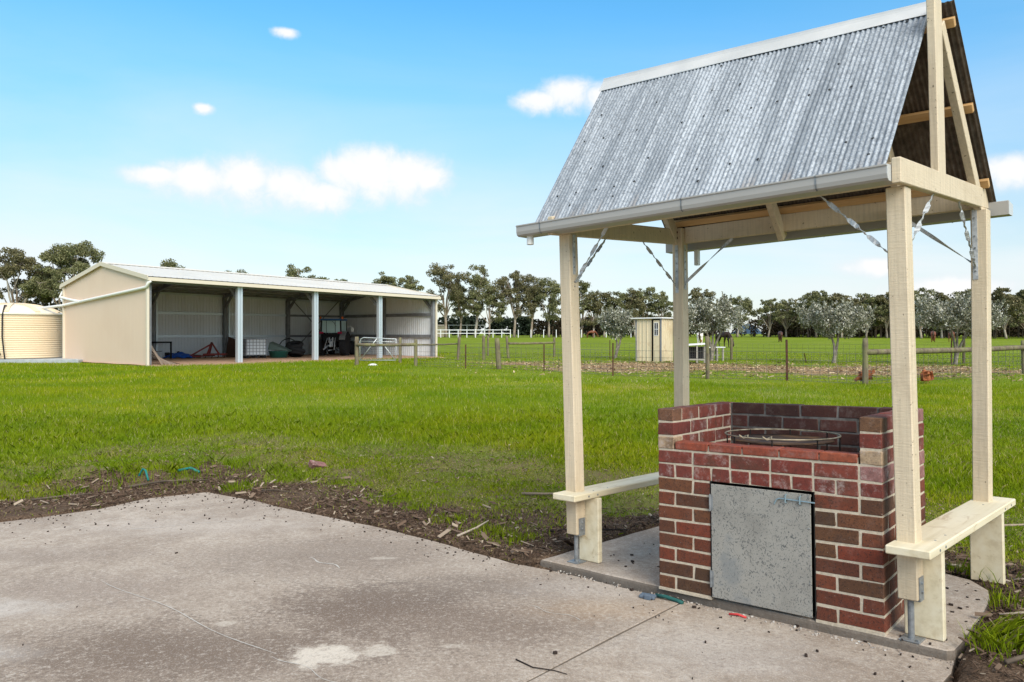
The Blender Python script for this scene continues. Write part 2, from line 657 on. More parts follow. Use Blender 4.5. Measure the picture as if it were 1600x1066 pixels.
def f_concrete(t):
    P = t.pos()
    x, y, z = t.sep(P)
    n1 = t.noise(.9, 8, .66, P, .6)
    n2 = t.noise(5.0, 8, .72, P, .4)
    n3 = t.noise(38, 5, .75, P)
    n4 = t.noise(120, 3, .7, P)
    c = t.ramp(n2, [(.30, (.275, .218, .172)), (.5, (.40, .333, .272)), (.70, (.535, .462, .39))])
    wear = t.step(t.math('ADD', n1, t.math('MULTIPLY', t.math('ADD', n2, n3), .32)), .72, .98)
    c = t.mix(t.math('MULTIPLY', wear, .70), c, (.235, .18, .138))
    # worn dark patches where people and barrows pass, paler sweeps where the float left laitance
    wobx = t.math('ADD', t.math('MULTIPLY', t.math('SUBTRACT', n2, .5), 1.7), t.math('MULTIPLY', t.math('SUBTRACT', n3, .5), 1.3))
    for (cx, cy, rx, ry, col, k) in [(-.85, 4.65, .95, .60, (.135, .095, .070), .88), (-1.7, 3.95, 1.5, .6, (.150, .108, .080), .85), (-.2, 4.3, 1.0, .55, (.18, .132, .10), .7), (-.3, 5.0, .8, .45, (.17, .132, .105), .6), (-1.5, 5.8, 1.3, .8, (.21, .165, .132), .6), (-2.8, 5.0, .9, .5, (.22, .17, .14), .5),
                                     (-3.6, 5.9, .9, .35, (.24, .19, .155), .5), (-2.9, 6.9, 1.3, .5, (.50, .44, .385), .55), (-3.2, 4.6, .6, .25, (.53, .49, .45), .6), (-2.9, 3.9, .5, .22, (.54, .50, .46), .6),
                                     (1.1, 3.9, .7, .5, (.46, .42, .385), .5), (.5, 5.0, .6, .3, (.49, .44, .40), .4), (-1.6, 7.4, 1.6, .5, (.46, .395, .335), .4)]:
        b = t.math('ADD', t.blob(x, y, cx, cy, rx, ry), wobx)
        c = t.mix(t.math('MULTIPLY', t.step(b, -.1, .8), k), c, col)
    # two old spills of cement and a few smears
    wob2 = t.math('ADD', t.math('MULTIPLY', t.math('SUBTRACT', t.noise(11, 6, .7, P), .5), 2.2), t.math('MULTIPLY', t.math('SUBTRACT', n3, .5), .8))
    for (cx, cy, rx, ry, k) in [(-.95, 3.865, .19, .15, .95), (-.68, 3.93, .10, .09, .6), (-1.62, 4.35, .06, .05, .45), (-.95, 5.75, .12, .04, .4), (-.30, 3.99, .09, .03, .35)]:
        b = t.math('ADD', t.blob(x, y, cx, cy, rx, ry), wob2)
        c = t.mix(t.math('MULTIPLY', t.step(b, -.12, .30), k), c, (.60, .535, .455))
    c = t.mix(t.math('MULTIPLY', t.step(n3, .50, .68), .50), c, (.17, .135, .11))
    c = t.mix(t.math('MULTIPLY', t.step(n3, .47, .34), .40), c, (.58, .53, .47))
    c = t.mix(t.math('MULTIPLY', t.step(n4, .52, .66), .40), c, (.20, .165, .14))
    c = t.mix(t.math('MULTIPLY', t.step(n4, .46, .34), .40), c, (.62, .57, .52))
    rust = t.step(t.math('ADD', t.blob(x, y, .55, 4.55, .8, .35), wobx), .2, 1.1)
    c = t.mix(t.math('MULTIPLY', rust, .30), c, (.42, .28, .16))
    # grime along the upright faces and the foot of the raised slab
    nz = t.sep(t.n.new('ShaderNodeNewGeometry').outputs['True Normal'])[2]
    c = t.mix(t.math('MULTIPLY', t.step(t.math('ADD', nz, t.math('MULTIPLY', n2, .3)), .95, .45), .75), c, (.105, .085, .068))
    h = t.math('ADD', t.math('MULTIPLY', n3, 1.0), t.math('ADD', t.math('MULTIPLY', n4, .6), t.math('MULTIPLY', n2, .6)))
    return {'Base Color': c, 'Normal': t.bump(h, .55, .008)}


CONCRETE = mat('patio_concrete', f_concrete, .85, spec=.2)
PALE_CONC = mat('cement_smear', (.52, .49, .45), .9)


def f_paint(t, base=(.655, .54, .385), dirty=.5):
    P = t.obj()
    x, y, z = t.sep(t.pos())
    g1 = t.noise(55, 5, .65, t.scale(P, (1, 1, .05)))
    saw = t.noise(90, 3, .6, t.scale(P, (.12, .12, 1)), .3)
    g2 = t.noise(3.0, 6, .65, t.pos())
    sp = t.noise(42, 3, .6, P)
    c = t.mix(t.step(g1, .40, .62), base, tuple(k * .88 for k in base))
    c = t.mix(t.math('MULTIPLY', t.step(saw, .55, .68), .12), c, tuple(k * .74 for k in base))
    c = t.mix(t.math('MULTIPLY', t.step(g2, .50, .72), dirty), c, (.47, .37, .25))
    c = t.mix(t.math('MULTIPLY', t.step(sp, .66, .71), .85), c, (.13, .095, .06))
    lowd = t.step(t.math('ADD', z, t.math('MULTIPLY', g2, -.35)), .42, .02)
    c = t.mix(t.math('MULTIPLY', lowd, .40), c, (.33, .26, .17))
    return {'Base Color': c, 'Normal': t.bump(t.math('ADD', t.math('ADD', g1, saw), t.math('MULTIPLY', sp, .4)), .45, .005)}


PAINT = mat('cream_painted_timber', f_paint, .55, spec=.3)


def f_bench(t):
    P = t.obj()
    g1 = t.noise(16, 5, .6, t.scale(P, (1, .05, 1)))
    g2 = t.noise(9, 4, .6, P)
    c = t.ramp(g1, [(.25, (.54, .46, .30)), (.5, (.68, .60, .43)), (.8, (.74, .68, .53))])
    c = t.mix(t.math('MULTIPLY', t.step(g2, .56, .70), .45), c, (.46, .36, .22))
    k = t.noise(5, 5, .7, t.scale(P, (2.2, .35, 2)), 1.2)
    c = t.mix(t.math('MULTIPLY', t.step(k, .60, .68), .5), c, (.38, .26, .14))
    return {'Base Color': c, 'Normal': t.bump(g1, .25, .004)}


BENCH = mat('pale_treated_pine', f_bench, .6)
PINE = mat('raw_pine', lambda t: t.ramp(t.noise(20, 4, .6, t.scale(t.obj(), (.08, 1, 1))), [(.3, (.46, .25, .09)), (.7, (.62, .40, .19))]), .65)


def f_galv_roof(t):
    P = t.obj()
    x, y, z = t.sep(P)
    sp = t.vor(120, P, 'Color')
    s = t.sep(sp)[0]
    n1 = t.noise(42, 5, .75, P)
    st = t.noise(9, 6, .72, t.scale(P, (1, .07, .05)))        # narrow runs down the slope, sheet by sheet
    st2 = t.noise(2.6, 4, .6, t.scale(P, (1, .10, .08)))
    st3 = t.noise(34, 3, .7, t.scale(P, (1, .05, .04)))
    c = t.ramp(s, [(0, (.205, .235, .272)), (.6, (.285, .322, .368)), (1, (.37, .412, .462))])
    c = t.mix(t.math('MULTIPLY', t.step(st2, .48, .62), .55), c, (.45, .495, .55))
    c = t.mix(t.math('MULTIPLY', t.step(st, .50, .60), .62), c, (.150, .180, .215))
    c = t.mix(t.math('MULTIPLY', t.step(st3, .52, .64), .40), c, (.13, .155, .185))
    c = t.mix(t.math('MULTIPLY', t.step(st3, .46, .36), .42), c, (.52, .565, .615))
    c = t.mix(t.math('MULTIPLY', t.step(n1, .49, .60), .65), c, (.125, .145, .17))
    c = t.mix(t.math('MULTIPLY', t.step(n1, .44, .34), .32), c, (.55, .59, .635))
    low = t.step(t.math('ADD', z, t.math('MULTIPLY', n1, .25)), 2.66, 2.50)
    c = t.mix(t.math('MULTIPLY', low, t.math('MULTIPLY', t.step(st, .50, .62), .45)), c, (.27, .20, .15))
    r = t.ramp(n1, [(.3, .36), (.7, .60)])
    return {'Base Color': c, 'Roughness': r, 'Metallic': .18}


GALV_ROOF = mat('old_galvanised_iron', f_galv_roof, .45, .5, .4)


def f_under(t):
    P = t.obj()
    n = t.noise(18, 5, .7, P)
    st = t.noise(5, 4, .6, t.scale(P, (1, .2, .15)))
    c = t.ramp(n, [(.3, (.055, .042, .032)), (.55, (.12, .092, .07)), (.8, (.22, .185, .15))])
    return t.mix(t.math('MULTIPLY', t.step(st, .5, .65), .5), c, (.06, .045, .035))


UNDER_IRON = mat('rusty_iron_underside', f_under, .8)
RIDGE = mat('ridge_zincalume', lambda t: t.ramp(t.noise(3, 4, .6, t.obj()), [(.3, (.48, .50, .51)), (.7, (.60, .61, .615))]), .42, .2, .5)
GUTTER = mat('gutter_paint', lambda t: t.mix(t.math('MULTIPLY', t.step(t.noise(2.2, 4, .6, t.obj()), .5, .8), .35), (.385, .37, .35), (.30, .275, .25)), .42, .0, .45)


def f_galv(t):
    P = t.obj()
    v = t.sep(t.vor(55, P, 'Color'))[0]
    n = t.noise(6, 4, .6, P)
    c = t.ramp(v, [(0, (.42, .44, .46)), (1, (.60, .62, .64))])
    return t.mix(t.math('MULTIPLY', t.step(n, .45, .7), .5), c, (.24, .25, .26))


GALV = mat('galvanised_steel', f_galv, .55, .25, .35)


def f_door(t):
    P = t.obj()
    v = t.noise(46, 2, .5, t.scale(P, (1, 1, .8)), 2.2)
    v2 = t.noise(52, 2, .5, t.scale(P, (1.1, 1, 1), (3.1, 0, 5.2)), 2.6)
    n = t.noise(3.2, 5, .6, P)
    n5 = t.noise(300, 2, .6, P)
    c = t.ramp(n, [(.25, (.24, .23, .208)), (.5, (.335, .32, .288)), (.8, (.41, .39, .35))])
    fl = t.math('MULTIPLY', t.math('GREATER_THAN', v, .61), t.math('LESS_THAN', v, .72))
    fl2 = t.math('MULTIPLY', t.math('GREATER_THAN', v2, .645), t.math('LESS_THAN', v2, .70))
    c = t.mix(t.math('MULTIPLY', t.math('MAXIMUM', fl, fl2), .85), c, (.10, .105, .105))
    c = t.mix(t.math('MULTIPLY', t.step(n, .54, .68), .65), c, (.20, .215, .22))
    c = t.mix(t.math('MULTIPLY', t.step(n5, .5, .8), .15), c, (.3, .3, .3))
    return {'Base Color': c, 'Roughness': t.ramp(n, [(.3, .5), (.7, .62)])}


DOOR_STEEL = mat('mottled_galvanised_sheet', f_door, .55, .3, .35)
DARK_STEEL = mat('weathered_bracket_steel', lambda t: t.ramp(t.noise(25, 4, .6, t.obj()), [(.3, (.16, .17, .18)), (.7, (.32, .335, .345))]), .5, .5)
BOLT_BLUE = mat('zinc_bolt', (.26, .36, .41), .4, .5)
BLACK = mat('soot_shade_black', (.012, .011, .010), .85)


def brick_fn(cols, white, speck):
    def f(t):
        P = t.pos()
        r = t.rand()
        c = t.ramp(r, cols, 'LINEAR')
        n = t.noise(30, 4, .65, P)
        c = t.mix(t.step(n, .35, .75), c, t.mix(.45, c, (.045, .022, .018)))
        big = t.noise(7, 3, .6, P)
        c = t.mix(t.math('MULTIPLY', t.step(big, .52, .68), .55), c, (.085, .045, .030))
        d = t.noise(125, 3, .65, P)
        c = t.mix(t.math('MULTIPLY', t.step(d, .55, .64), speck), c, (.022, .015, .013))
        e = t.noise(11, 7, .78, P, .15)
        c = t.mix(t.math('MULTIPLY', t.step(e, .50, .68), white), c, (.50, .43, .40))
        s = t.noise(110, 3, .6, P)
        c = t.mix(t.math('MULTIPLY', t.step(s, .66, .76), .5), c, (.40, .33, .28))
        return {'Base Color': c, 'Normal': t.bump(t.math('ADD', n, d), .5, .004)}
    return f


BRICK_LOW = mat('dark_face_brick', brick_fn([(0, (.160, .036, .020)), (.16, (.075, .040, .022)), (.34, (.185, .040, .021)), (.52, (.110, .054, .026)), (.68, (.195, .046, .024)), (.84, (.082, .044, .025)), (1, (.180, .066, .030))], .05, .75), .75, spec=.25)
BRICK_TOP = mat('limewashed_red_brick', brick_fn([(0, (.195, .040, .028)), (.3, (.145, .036, .028)), (.55, (.215, .050, .032)), (.8, (.16, .040, .031)), (1, (.215, .072, .044))], .42, .35), .78, spec=.25)
BRICK_TAN = mat('pale_salmon_brick', brick_fn([(0, (.36, .20, .11)), (.5, (.40, .27, .16)), (1, (.42, .30, .19))], .55, .3), .8)
BRICK_PINK = mat('pink_dusty_brick', brick_fn([(0, (.26, .115, .10)), (1, (.30, .15, .14))], .65, .25), .8)
BRICK_BROWN = mat('brown_brick', brick_fn([(0, (.14, .075, .035)), (1, (.17, .08, .045))], .12, .6), .8)
BRICK_CAP = mat('orange_red_capping_brick', brick_fn([(0, (.29, .068, .034)), (.5, (.25, .055, .032)), (1, (.32, .085, .04))], .16, .3), .75)
BRICK_SOOT = mat('sooty_brick', brick_fn([(0, (.075, .026, .020)), (.5, (.05, .022, .018)), (1, (.095, .030, .024))], .10, .4), .85)


def f_mortar(t):
    P = t.pos()
    n = t.noise(45, 4, .7, P)
    b = t.noise(4, 4, .6, P)
    c = t.ramp(n, [(.3, (.40, .335, .255)), (.6, (.53, .455, .355)), (.85, (.60, .53, .425))])
    c = t.mix(t.math('MULTIPLY', t.step(b, .5, .7), .45), c, (.36, .315, .255))
    return {'Base Color': c, 'Normal': t.bump(n, .6, .006)}


MORTAR = mat('cream_mortar', f_mortar, .92, spec=.1)
MORTAR_SOOT = mat('sooty_mortar', lambda t: t.ramp(t.noise(12, 5, .65, t.pos()), [(.3, (.045, .040, .037)), (.7, (.20, .185, .17))]), .95)
GRILL_PLATE = mat('rusty_burnt_steel', lambda t: t.ramp(t.noise(7, 5, .65, t.obj()), [(.35, (.022, .017, .014)), (.52, (.085, .050, .030)), (.70, (.22, .12, .06))]), .7, .2)
GRILL_WIRE = mat('tarnished_wire', lambda t: t.ramp(t.noise(20, 3, .6, t.obj()), [(.35, (.20, .165, .11)), (.7, (.50, .43, .31))]), .5, .4)


def f_post(t):
    P = t.obj()
    n = t.noise(12, 5, .65, t.scale(P, (1, 1, .12)))
    g_ = t.noise(3, 4, .6, t.pos())
    c = t.ramp(n, [(.3, (.085, .068, .048)), (.6, (.19, .155, .11)), (.85, (.30, .26, .19))])
    return t.mix(t.math('MULTIPLY', t.step(g_, .42, .66), .5), c, (.23, .235, .095))


POST = mat('weathered_fence_timber', f_post, .9, spec=.1)
RUST = mat('rusty_star_picket', lambda t: t.ramp(t.noise(9, 4, .6, t.pos()), [(.3, (.045, .025, .02)), (.7, (.15, .062, .042))]), .85)
WIRE = mat('fence_wire', (.17, .16, .145), .6, .2)
WHITE = mat('white_paint', lambda t: t.ramp(t.noise(2, 3, .6, t.pos()), [(.3, (.72, .73, .74)), (.7, (.82, .82, .82))]), .5)
TUBE = mat('gate_tube', (.55, .57, .58), .4, .5)
SHED_CREAM = mat('cream_steel_wall', lambda t: t.mix(t.math('MULTIPLY', t.step(t.noise(.35, 4, .6, t.obj()), .48, .72), .35), (.73, .56, .43), (.66, .48, .355)), .5, .0, .35)
SHED_ROOF = mat('pale_roof_sheet', lambda t: t.ramp(t.noise(.5, 3, .6, t.obj()), [(.3, (.56, .53, .465)), (.7, (.62, .59, .53))]), .42, .0, .4)
SHED_TRIM = mat('cream_trim', (.66, .585, .47), .45)
SHED_IN = mat('zinc_wall_lining', lambda t: t.mix(t.math('MULTIPLY', t.step(t.noise(1.4, 4, .6, t.scale(t.obj(), (1, 1, .3))), .45, .7), .5), (.74, .77, .80), (.62, .63, .63)), .6, .0)
SHED_IN_ROOF = mat('zinc_roof_lining', (.68, .68, .67), .6, .0)
PORTAL = mat('grey_portal_steel', lambda t: t.ramp(t.noise(3, 3, .6, t.obj()), [(.3, (.16, .165, .18)), (.7, (.24, .25, .265))]), .5, .0)
GIRT = mat('bright_zinc_girt', (.60, .66, .71), .4, .45)
PVC = mat('white_pvc', (.78, .77, .74), .4)
TANK = mat('beige_tank_plastic', lambda t: t.mix(t.math('MULTIPLY', t.step(t.noise(.8, 4, .6, t.pos()), .45, .7), .4), (.74, .60, .42), (.67, .53, .36)), .5)
TANK_LID = mat('beige_tank_lid', lambda t: t.ramp(t.noise(1.2, 3, .6, t.pos()), [(.3, (.70, .62, .48)), (.7, (.78, .73, .62))]), .35, .0, .5)
PLINTH = mat('grey_plinth', lambda t: t.ramp(t.noise(4, 5, .6, t.pos()), [(.3, (.30, .33, .35)), (.7, (.42, .45, .47))]), .8)
RUBBER = mat('black_rubber', (.016, .016, .018), .8)
TEAL = mat('teal_plastic', (.020, .105, .085), .5)
DKGREEN = mat('dark_green_plastic', (.095, .135, .12), .6)
RED = mat('red_enamel', lambda t: t.ramp(t.noise(8, 4, .6, t.obj()), [(.35, (.10, .03, .025)), (.6, (.27, .035, .03))]), .5)
BLUE = mat('blue_enamel', (.028, .115, .30), .4)
TARP = mat('blue_tarp', (.015, .09, .42), .5)
GLASS = mat('cab_glass', {'Base Color': (.42, .60, .60), 'Roughness': .12}, .1, .0, .6)
CREAM_RIM = mat('cream_wheel_rim', (.62, .56, .46), .5)
AMBER = mat('amber_beacon', (.70, .17, .03), .4)
TAIL = mat('tail_lamp_red', (.40, .015, .07), .4)
IBC_W = mat('white_tank_plastic', (.70, .73, .76), .45)
CAGE = mat('cage_wire', (.24, .25, .27), .5, .5)
PLANK = mat('old_planks', lambda t: t.ramp(t.rand(), [(0, (.14, .095, .065)), (.5, (.22, .16, .12)), (1, (.30, .24, .19))]), .9)
RUSTY = mat('rusty_sheet', (.075, .038, .026), .85)
GS_WALL = mat('garden_shed_cream', lambda t: t.mix(t.math('MULTIPLY', t.step(t.noise(2.5, 4, .6, t.pos()), .5, .72), .6), (.66, .555, .385), (.50, .37, .23)), .5)
GS_DARK = mat('garden_shed_shadow', (.02, .02, .022), .9)
GREYWOOD = mat('grey_timber', (.34, .31, .27), .85)
ORANGEWOOD = mat('orange_ply', (.46, .26, .13), .8)


def f_leaf(cols, nscale=.5):
    def f(t):
        c = t.ramp(t.attr('tint'), cols)
        n = t.noise(nscale, 3, .6, t.pos())
        return t.mix(t.step(n, .35, .65), t.mix(.35, c, (.03, .035, .012)), c)
    return f


GUM_LEAF = mat('gum_leaves', f_leaf([(0, (.080, .088, .040)), (.4, (.160, .166, .072)), (.75, (.25, .245, .112)), (1, (.37, .34, .18))]), .6, spec=.25, trans=.15)
GUM_LEAF_BROWN = mat('gum_leaves_olive', f_leaf([(0, (.075, .070, .034)), (.4, (.145, .132, .062)), (.75, (.22, .195, .095)), (1, (.32, .275, .15))]), .6, spec=.25, trans=.15)
OLIVE_LEAF = mat('olive_leaves', f_leaf([(0, (.10, .105, .062)), (.4, (.23, .235, .155)), (.72, (.42, .41, .32)), (1, (.86, .84, .75))], 1.6), .5, spec=.35, trans=.12)
PINE_LEAF = mat('pine_foliage', f_leaf([(0, (.008, .013, .010)), (.6, (.018, .028, .018)), (1, (.034, .046, .028))]), .8, spec=.1)
SCRUB_LEAF = mat('brown_scrub', f_leaf([(0, (.035, .026, .017)), (.6, (.075, .055, .036)), (1, (.12, .09, .06))]), .9, spec=.05)
GUM_BARK = mat('gum_bark', lambda t: t.ramp(t.noise(1.2, 4, .65, t.scale(t.pos(), (1, 1, .35))), [(.35, (.16, .11, .075)), (.52, (.33, .27, .21)), (.7, (.52, .47, .41))]), .85)
DARK_BARK = mat('dark_bark', lambda t: t.ramp(t.noise(5, 4, .6, t.scale(t.pos(), (1, 1, .3))), [(.3, (.05, .038, .028)), (.7, (.15, .115, .085))]), .9)
OLIVE_BARK = mat('olive_bark', lambda t: t.ramp(t.noise(6, 4, .6, t.pos()), [(.3, (.12, .10, .08)), (.7, (.32, .28, .23))]), .9)
HORSE_DK = mat('dark_bay_coat', lambda t: t.ramp(t.noise(3, 3, .6, t.obj()), [(.35, (.014, .009, .008)), (.7, (.055, .026, .017))]), .5)
HORSE_BROWN = mat('brown_coat', lambda t: t.ramp(t.noise(3, 3, .6, t.obj()), [(.35, (.035, .014, .009)), (.7, (.10, .040, .022))]), .5)
HORSE_BAY = mat('chestnut_coat', lambda t: t.ramp(t.noise(2, 3, .6, t.obj()), [(.3, (.10, .030, .014)), (.7, (.20, .065, .028))]), .5)
HORSE_PAINT = mat('paint_coat', lambda t: t.ramp(t.noise(1.8, 2, .5, t.obj()), [(.52, (.72, .66, .60)), (.55, (.30, .13, .06))], 'CONSTANT'), .55)
HEN = mat('red_hen_feathers', lambda t: t.ramp(t.noise(14, 3, .6, t.obj()), [(.3, (.17, .045, .016)), (.7, (.38, .13, .05))]), .8)
HEN_RED = mat('hen_comb', (.45, .05, .04), .6)
HEN_YEL = mat('hen_legs', (.5, .36, .10), .6)
HEN_PALE = mat('hen_pale_tail', (.66, .50, .36), .8)
TWIG = mat('dry_stick', lambda t: t.ramp(t.rand(), [(0, (.10, .07, .05)), (.6, (.26, .20, .15)), (1, (.44, .37, .30))]), .9)
HILL = mat('hazy_hill_bush', (.045, .075, .115), 1.0, spec=0)  # blue of the distance haze put into the base colour
STRAWM = mat('straw_litter', lambda t: t.ramp(t.attr('tint'), [(0, (.11, .07, .04)), (.4, (.27, .18, .10)), (.7, (.44, .32, .19)), (1, (.60, .48, .32))]), .9, spec=.05)
ROCK = mat('white_gravel', lambda t: t.ramp(t.attr('tint'), [(0, (.30, .24, .2)), (.5, (.50, .46, .42)), (1, (.66, .64, .60))]), .9)
DROP = mat('dark_crumbs', (.035, .024, .019), .95)

# ------------------------------------------------------------------ ground
xs = np.concatenate([-np.geomspace(900, 9.2, 62), np.arange(-9, 9.01, .09), np.geomspace(9.2, 900, 62)])
ys = np.concatenate([[-60, -20, -8], np.arange(-4, 2, .5), np.arange(2, 16, .09), np.geomspace(16.1, 60, 90), np.geomspace(61, 1500, 70)])
gx, gy = np.meshgrid(xs, ys)
D_EDGE = edge_dist(gx, gy)
gzv = ground_z(gx, gy, D_EDGE)
nx, ny = len(xs), len(ys)
co = np.stack([gx, gy, gzv], -1).reshape(-1, 3)
ii = np.arange(nx * ny).reshape(ny, nx)
quads = np.stack([ii[:-1, :-1], ii[:-1, 1:], ii[1:, 1:], ii[1:, :-1]], -1).reshape(-1, 4)
me = bpy.data.meshes.new('ground')
me.vertices.add(len(co))
me.vertices.foreach_set('co', co.astype(np.float32).ravel())
me.loops.add(quads.size)
me.loops.foreach_set('vertex_index', quads.astype(np.int32).ravel())
me.polygons.add(len(quads))
me.polygons.foreach_set('loop_start', np.arange(0, quads.size, 4, dtype=np.int32))
me.polygons.foreach_set('loop_total', np.full(len(quads), 4, dtype=np.int32))
me.polygons.foreach_set('use_smooth', np.ones(len(quads), dtype=bool))


def shed_local(x, y):
    ca, sa = math.cos(SHED_A), math.sin(SHED_A)
    ux = (x - SHED_P[0]) * ca + (y - SHED_P[1]) * sa
    uy = -(x - SHED_P[0]) * sa + (y - SHED_P[1]) * ca
    return ux, uy


def soil_mask(x, y, d):
    n = fbm(x * 1.1 + 5, y * 1.1, 4)
    reach = .66 + 1.6 * (n - .3) + .35 * (x < -3)
    s = 1 - sstep(d, reach * .45, reach * 1.35)
    s = np.maximum(s, .85 * np.exp(-((x - .2) ** 2 + (y - 6.9) ** 2) / .5) * (n > .42))
    ux, uy = shed_local(x, y)
    inside = sstep(ux, -.3, .2) * (1 - sstep(ux, SHED_L - .1, SHED_L + .4)) * sstep(uy, -1.9 + 1.3 * n, .2) * (1 - sstep(uy, SHED_D, SHED_D + .3))
    return np.clip(np.maximum(s, 0), 0, 1), inside


def straw_mask(x, y):
    n = fbm(x * .35 + 3, y * .35 + 8, 4)
    a = np.exp(-((y - (36.2 - .30 * (x - 4))) / 5.2) ** 2) * sstep(x, -3.5, 3) * (1 - sstep(x, 24, 30))
    n2 = fbm(x * .9 + 31, y * 1.6 + 2, 4)
    a = a * (.15 + 1.25 * sstep(n, .32, .58)) * (.40 + .95 * sstep(n2, .34, .58))
    b = .9 * np.exp(-((x - 6.6) / 4.2) ** 2 - ((y - 37.6) / 4.2) ** 2) * (.5 + .8 * n2)
    c = .85 * np.exp(-((x - 18.5) / 3.5) ** 2 - ((y - 31.5) / 1.6) ** 2)
    e = .5 * np.exp(-((x - 7.5) / 2.2) ** 2 - ((y - 24.4) / .8) ** 2)
    f_ = .45 * (fbm(x * .8, y * .8, 3) > .60) * sstep(y, 8.5, 10) * (1 - sstep(y, 10.5, 14))
    return np.clip(np.maximum.reduce([a, b, c, e, f_]), 0, 1)


def lush(x, y, d):
    n = fbm(x * .7 + 11, y * .7, 4)
    return sstep(d, 1.6 + 2.6 * n, 3.4 + 3.0 * n)


S_EDGE, S_SHED = soil_mask(gx, gy, D_EDGE)
STRAW = straw_mask(gx, gy)
a = me.attributes.new('soil', 'FLOAT', 'POINT')
a.data.foreach_set('value', S_EDGE.astype(np.float32).ravel())
a = me.attributes.new('straw', 'FLOAT', 'POINT')
a.data.foreach_set('value', STRAW.astype(np.float32).ravel())
a = me.attributes.new('thin', 'FLOAT', 'POINT')
a.data.foreach_set('value', ((1 - lush(gx, gy, D_EDGE)) * (D_EDGE < 9)).astype(np.float32).ravel())
me.materials.append(GROUND)
me.update(calc_edges=True)
tag(link('ground', me), kind='structure')

# dirt floor of the shed: its own low sheet
FLOOR = mat('shed_dirt', lambda t: {'Base Color': t.ramp(t.noise(6, 6, .7, t.pos()), [(.3, (.27, .17, .11)), (.55, (.46, .30, .205)), (.8, (.62, .46, .34))]), 'Normal': t.bump(t.noise(14, 4, .7, t.pos()), .6, .05)}, .95, spec=.05)
b = MB()
N = 64
for i in range(N + 1):
    u = -.15 + (SHED_L + .1) * i / N
    e0 = -.75 - .9 * float(fbm(np.array([u * .6]), np.array([2.0]), 3)[0]) if i not in (0,) else -.3
    for k in range(13):
        v = e0 + (SHED_D - .1 - e0) * k / 12
        X = SHED_P[0] + u * math.cos(SHED_A) - v * math.sin(SHED_A)
        Y = SHED_P[1] + u * math.sin(SHED_A) + v * math.cos(SHED_A)
        hump = (.0 if k == 0 else .035 + .05 * float(fbm(np.array([u]), np.array([v]), 3)[0]))
        b.v.append((X, Y, gz(X, Y) - (.03 if k == 0 else 0) + hump))
for i in range(N):
    for k in range(12):
        q = i * 13 + k
        b.f.append([q, q + 13, q + 14, q + 1])
        b.m.append(0)
tag(b.build('shed_floor', FLOOR, smooth=True), kind='structure')

# far hill
b = MB()
for i in range(25):
    u = i / 24
    h = 17 * math.sin(math.pi * u) ** 1.3 * (1 + .1 * math.sin(9 * u))
    b.v += [(326 + 44 * u, 1100, -2), (326 + 44 * u, 1130, max(h, .1)), (326 + 44 * u, 1200, -2)]
for i in range(24):
    for k in (0, 1):
        b.f.append([3 * i + k, 3 * i + 3 + k, 3 * i + 4 + k, 3 * i + 1 + k])
        b.m.append(0)
tag(b.build('hill', HILL, smooth=True), kind='structure')


# ------------------------------------------------------------------ patio: two bays with a sawn joint between
def clip(poly, p, n_):
    out = []
    for i in range(len(poly)):
        a_, b_ = Vector(poly[i]), Vector(poly[(i + 1) % len(poly)])
        da, db = (a_ - p).dot(n_), (b_ - p).dot(n_)
        if da >= 0:
            out.append(tuple(a_))
        if da * db < 0:
            out.append(tuple(a_ + (b_ - a_) * (da / (da - db))))
    return out


def slab_mesh(poly, top, thick, name, m_, bevel=.012, rough=0.0):
    bm = bmesh.new()
    pts = []
    n = len(poly)
    for i in range(n):                                    # subdivide and roughen the outline a little
        p_, q_ = Vector(poly[i]), Vector(poly[(i + 1) % n])
        k = max(1, min(14, int((q_ - p_).length / .16)))
        for j in range(k):
            s = p_.lerp(q_, j / k)
            if rough and j:
                s += Vector((random.uniform(-rough, rough), random.uniform(-rough, rough)))
            pts.append(s)
    vt = [bm.verts.new((p_.x, p_.y, plane_z(p_.x, p_.y) + top)) for p_ in pts]
    f = bm.faces.new(vt)
    r = bmesh.ops.extrude_face_region(bm, geom=[f])
    vs = [e for e in r['geom'] if isinstance(e, bmesh.types.BMVert)]
    for v_ in vs:
        v_.co.z -= thick
    bmesh.ops.recalc_face_normals(bm, faces=bm.faces)
    up = [f_ for f_ in bm.faces if f_.normal.z > .9]
    ed = list({e for f_ in up for e in f_.edges})
    bmesh.ops.bevel(bm, geom=ed, offset=bevel, segments=2, affect='EDGES', profile=.6)
    bmesh.ops.triangulate(bm, faces=[f_ for f_ in bm.faces if len(f_.verts) > 4])
    me_ = bpy.data.meshes.new(name)
    bm.to_mesh(me_)
    bm.free()
    me_.materials.append(m_)
    return link(name, me_)


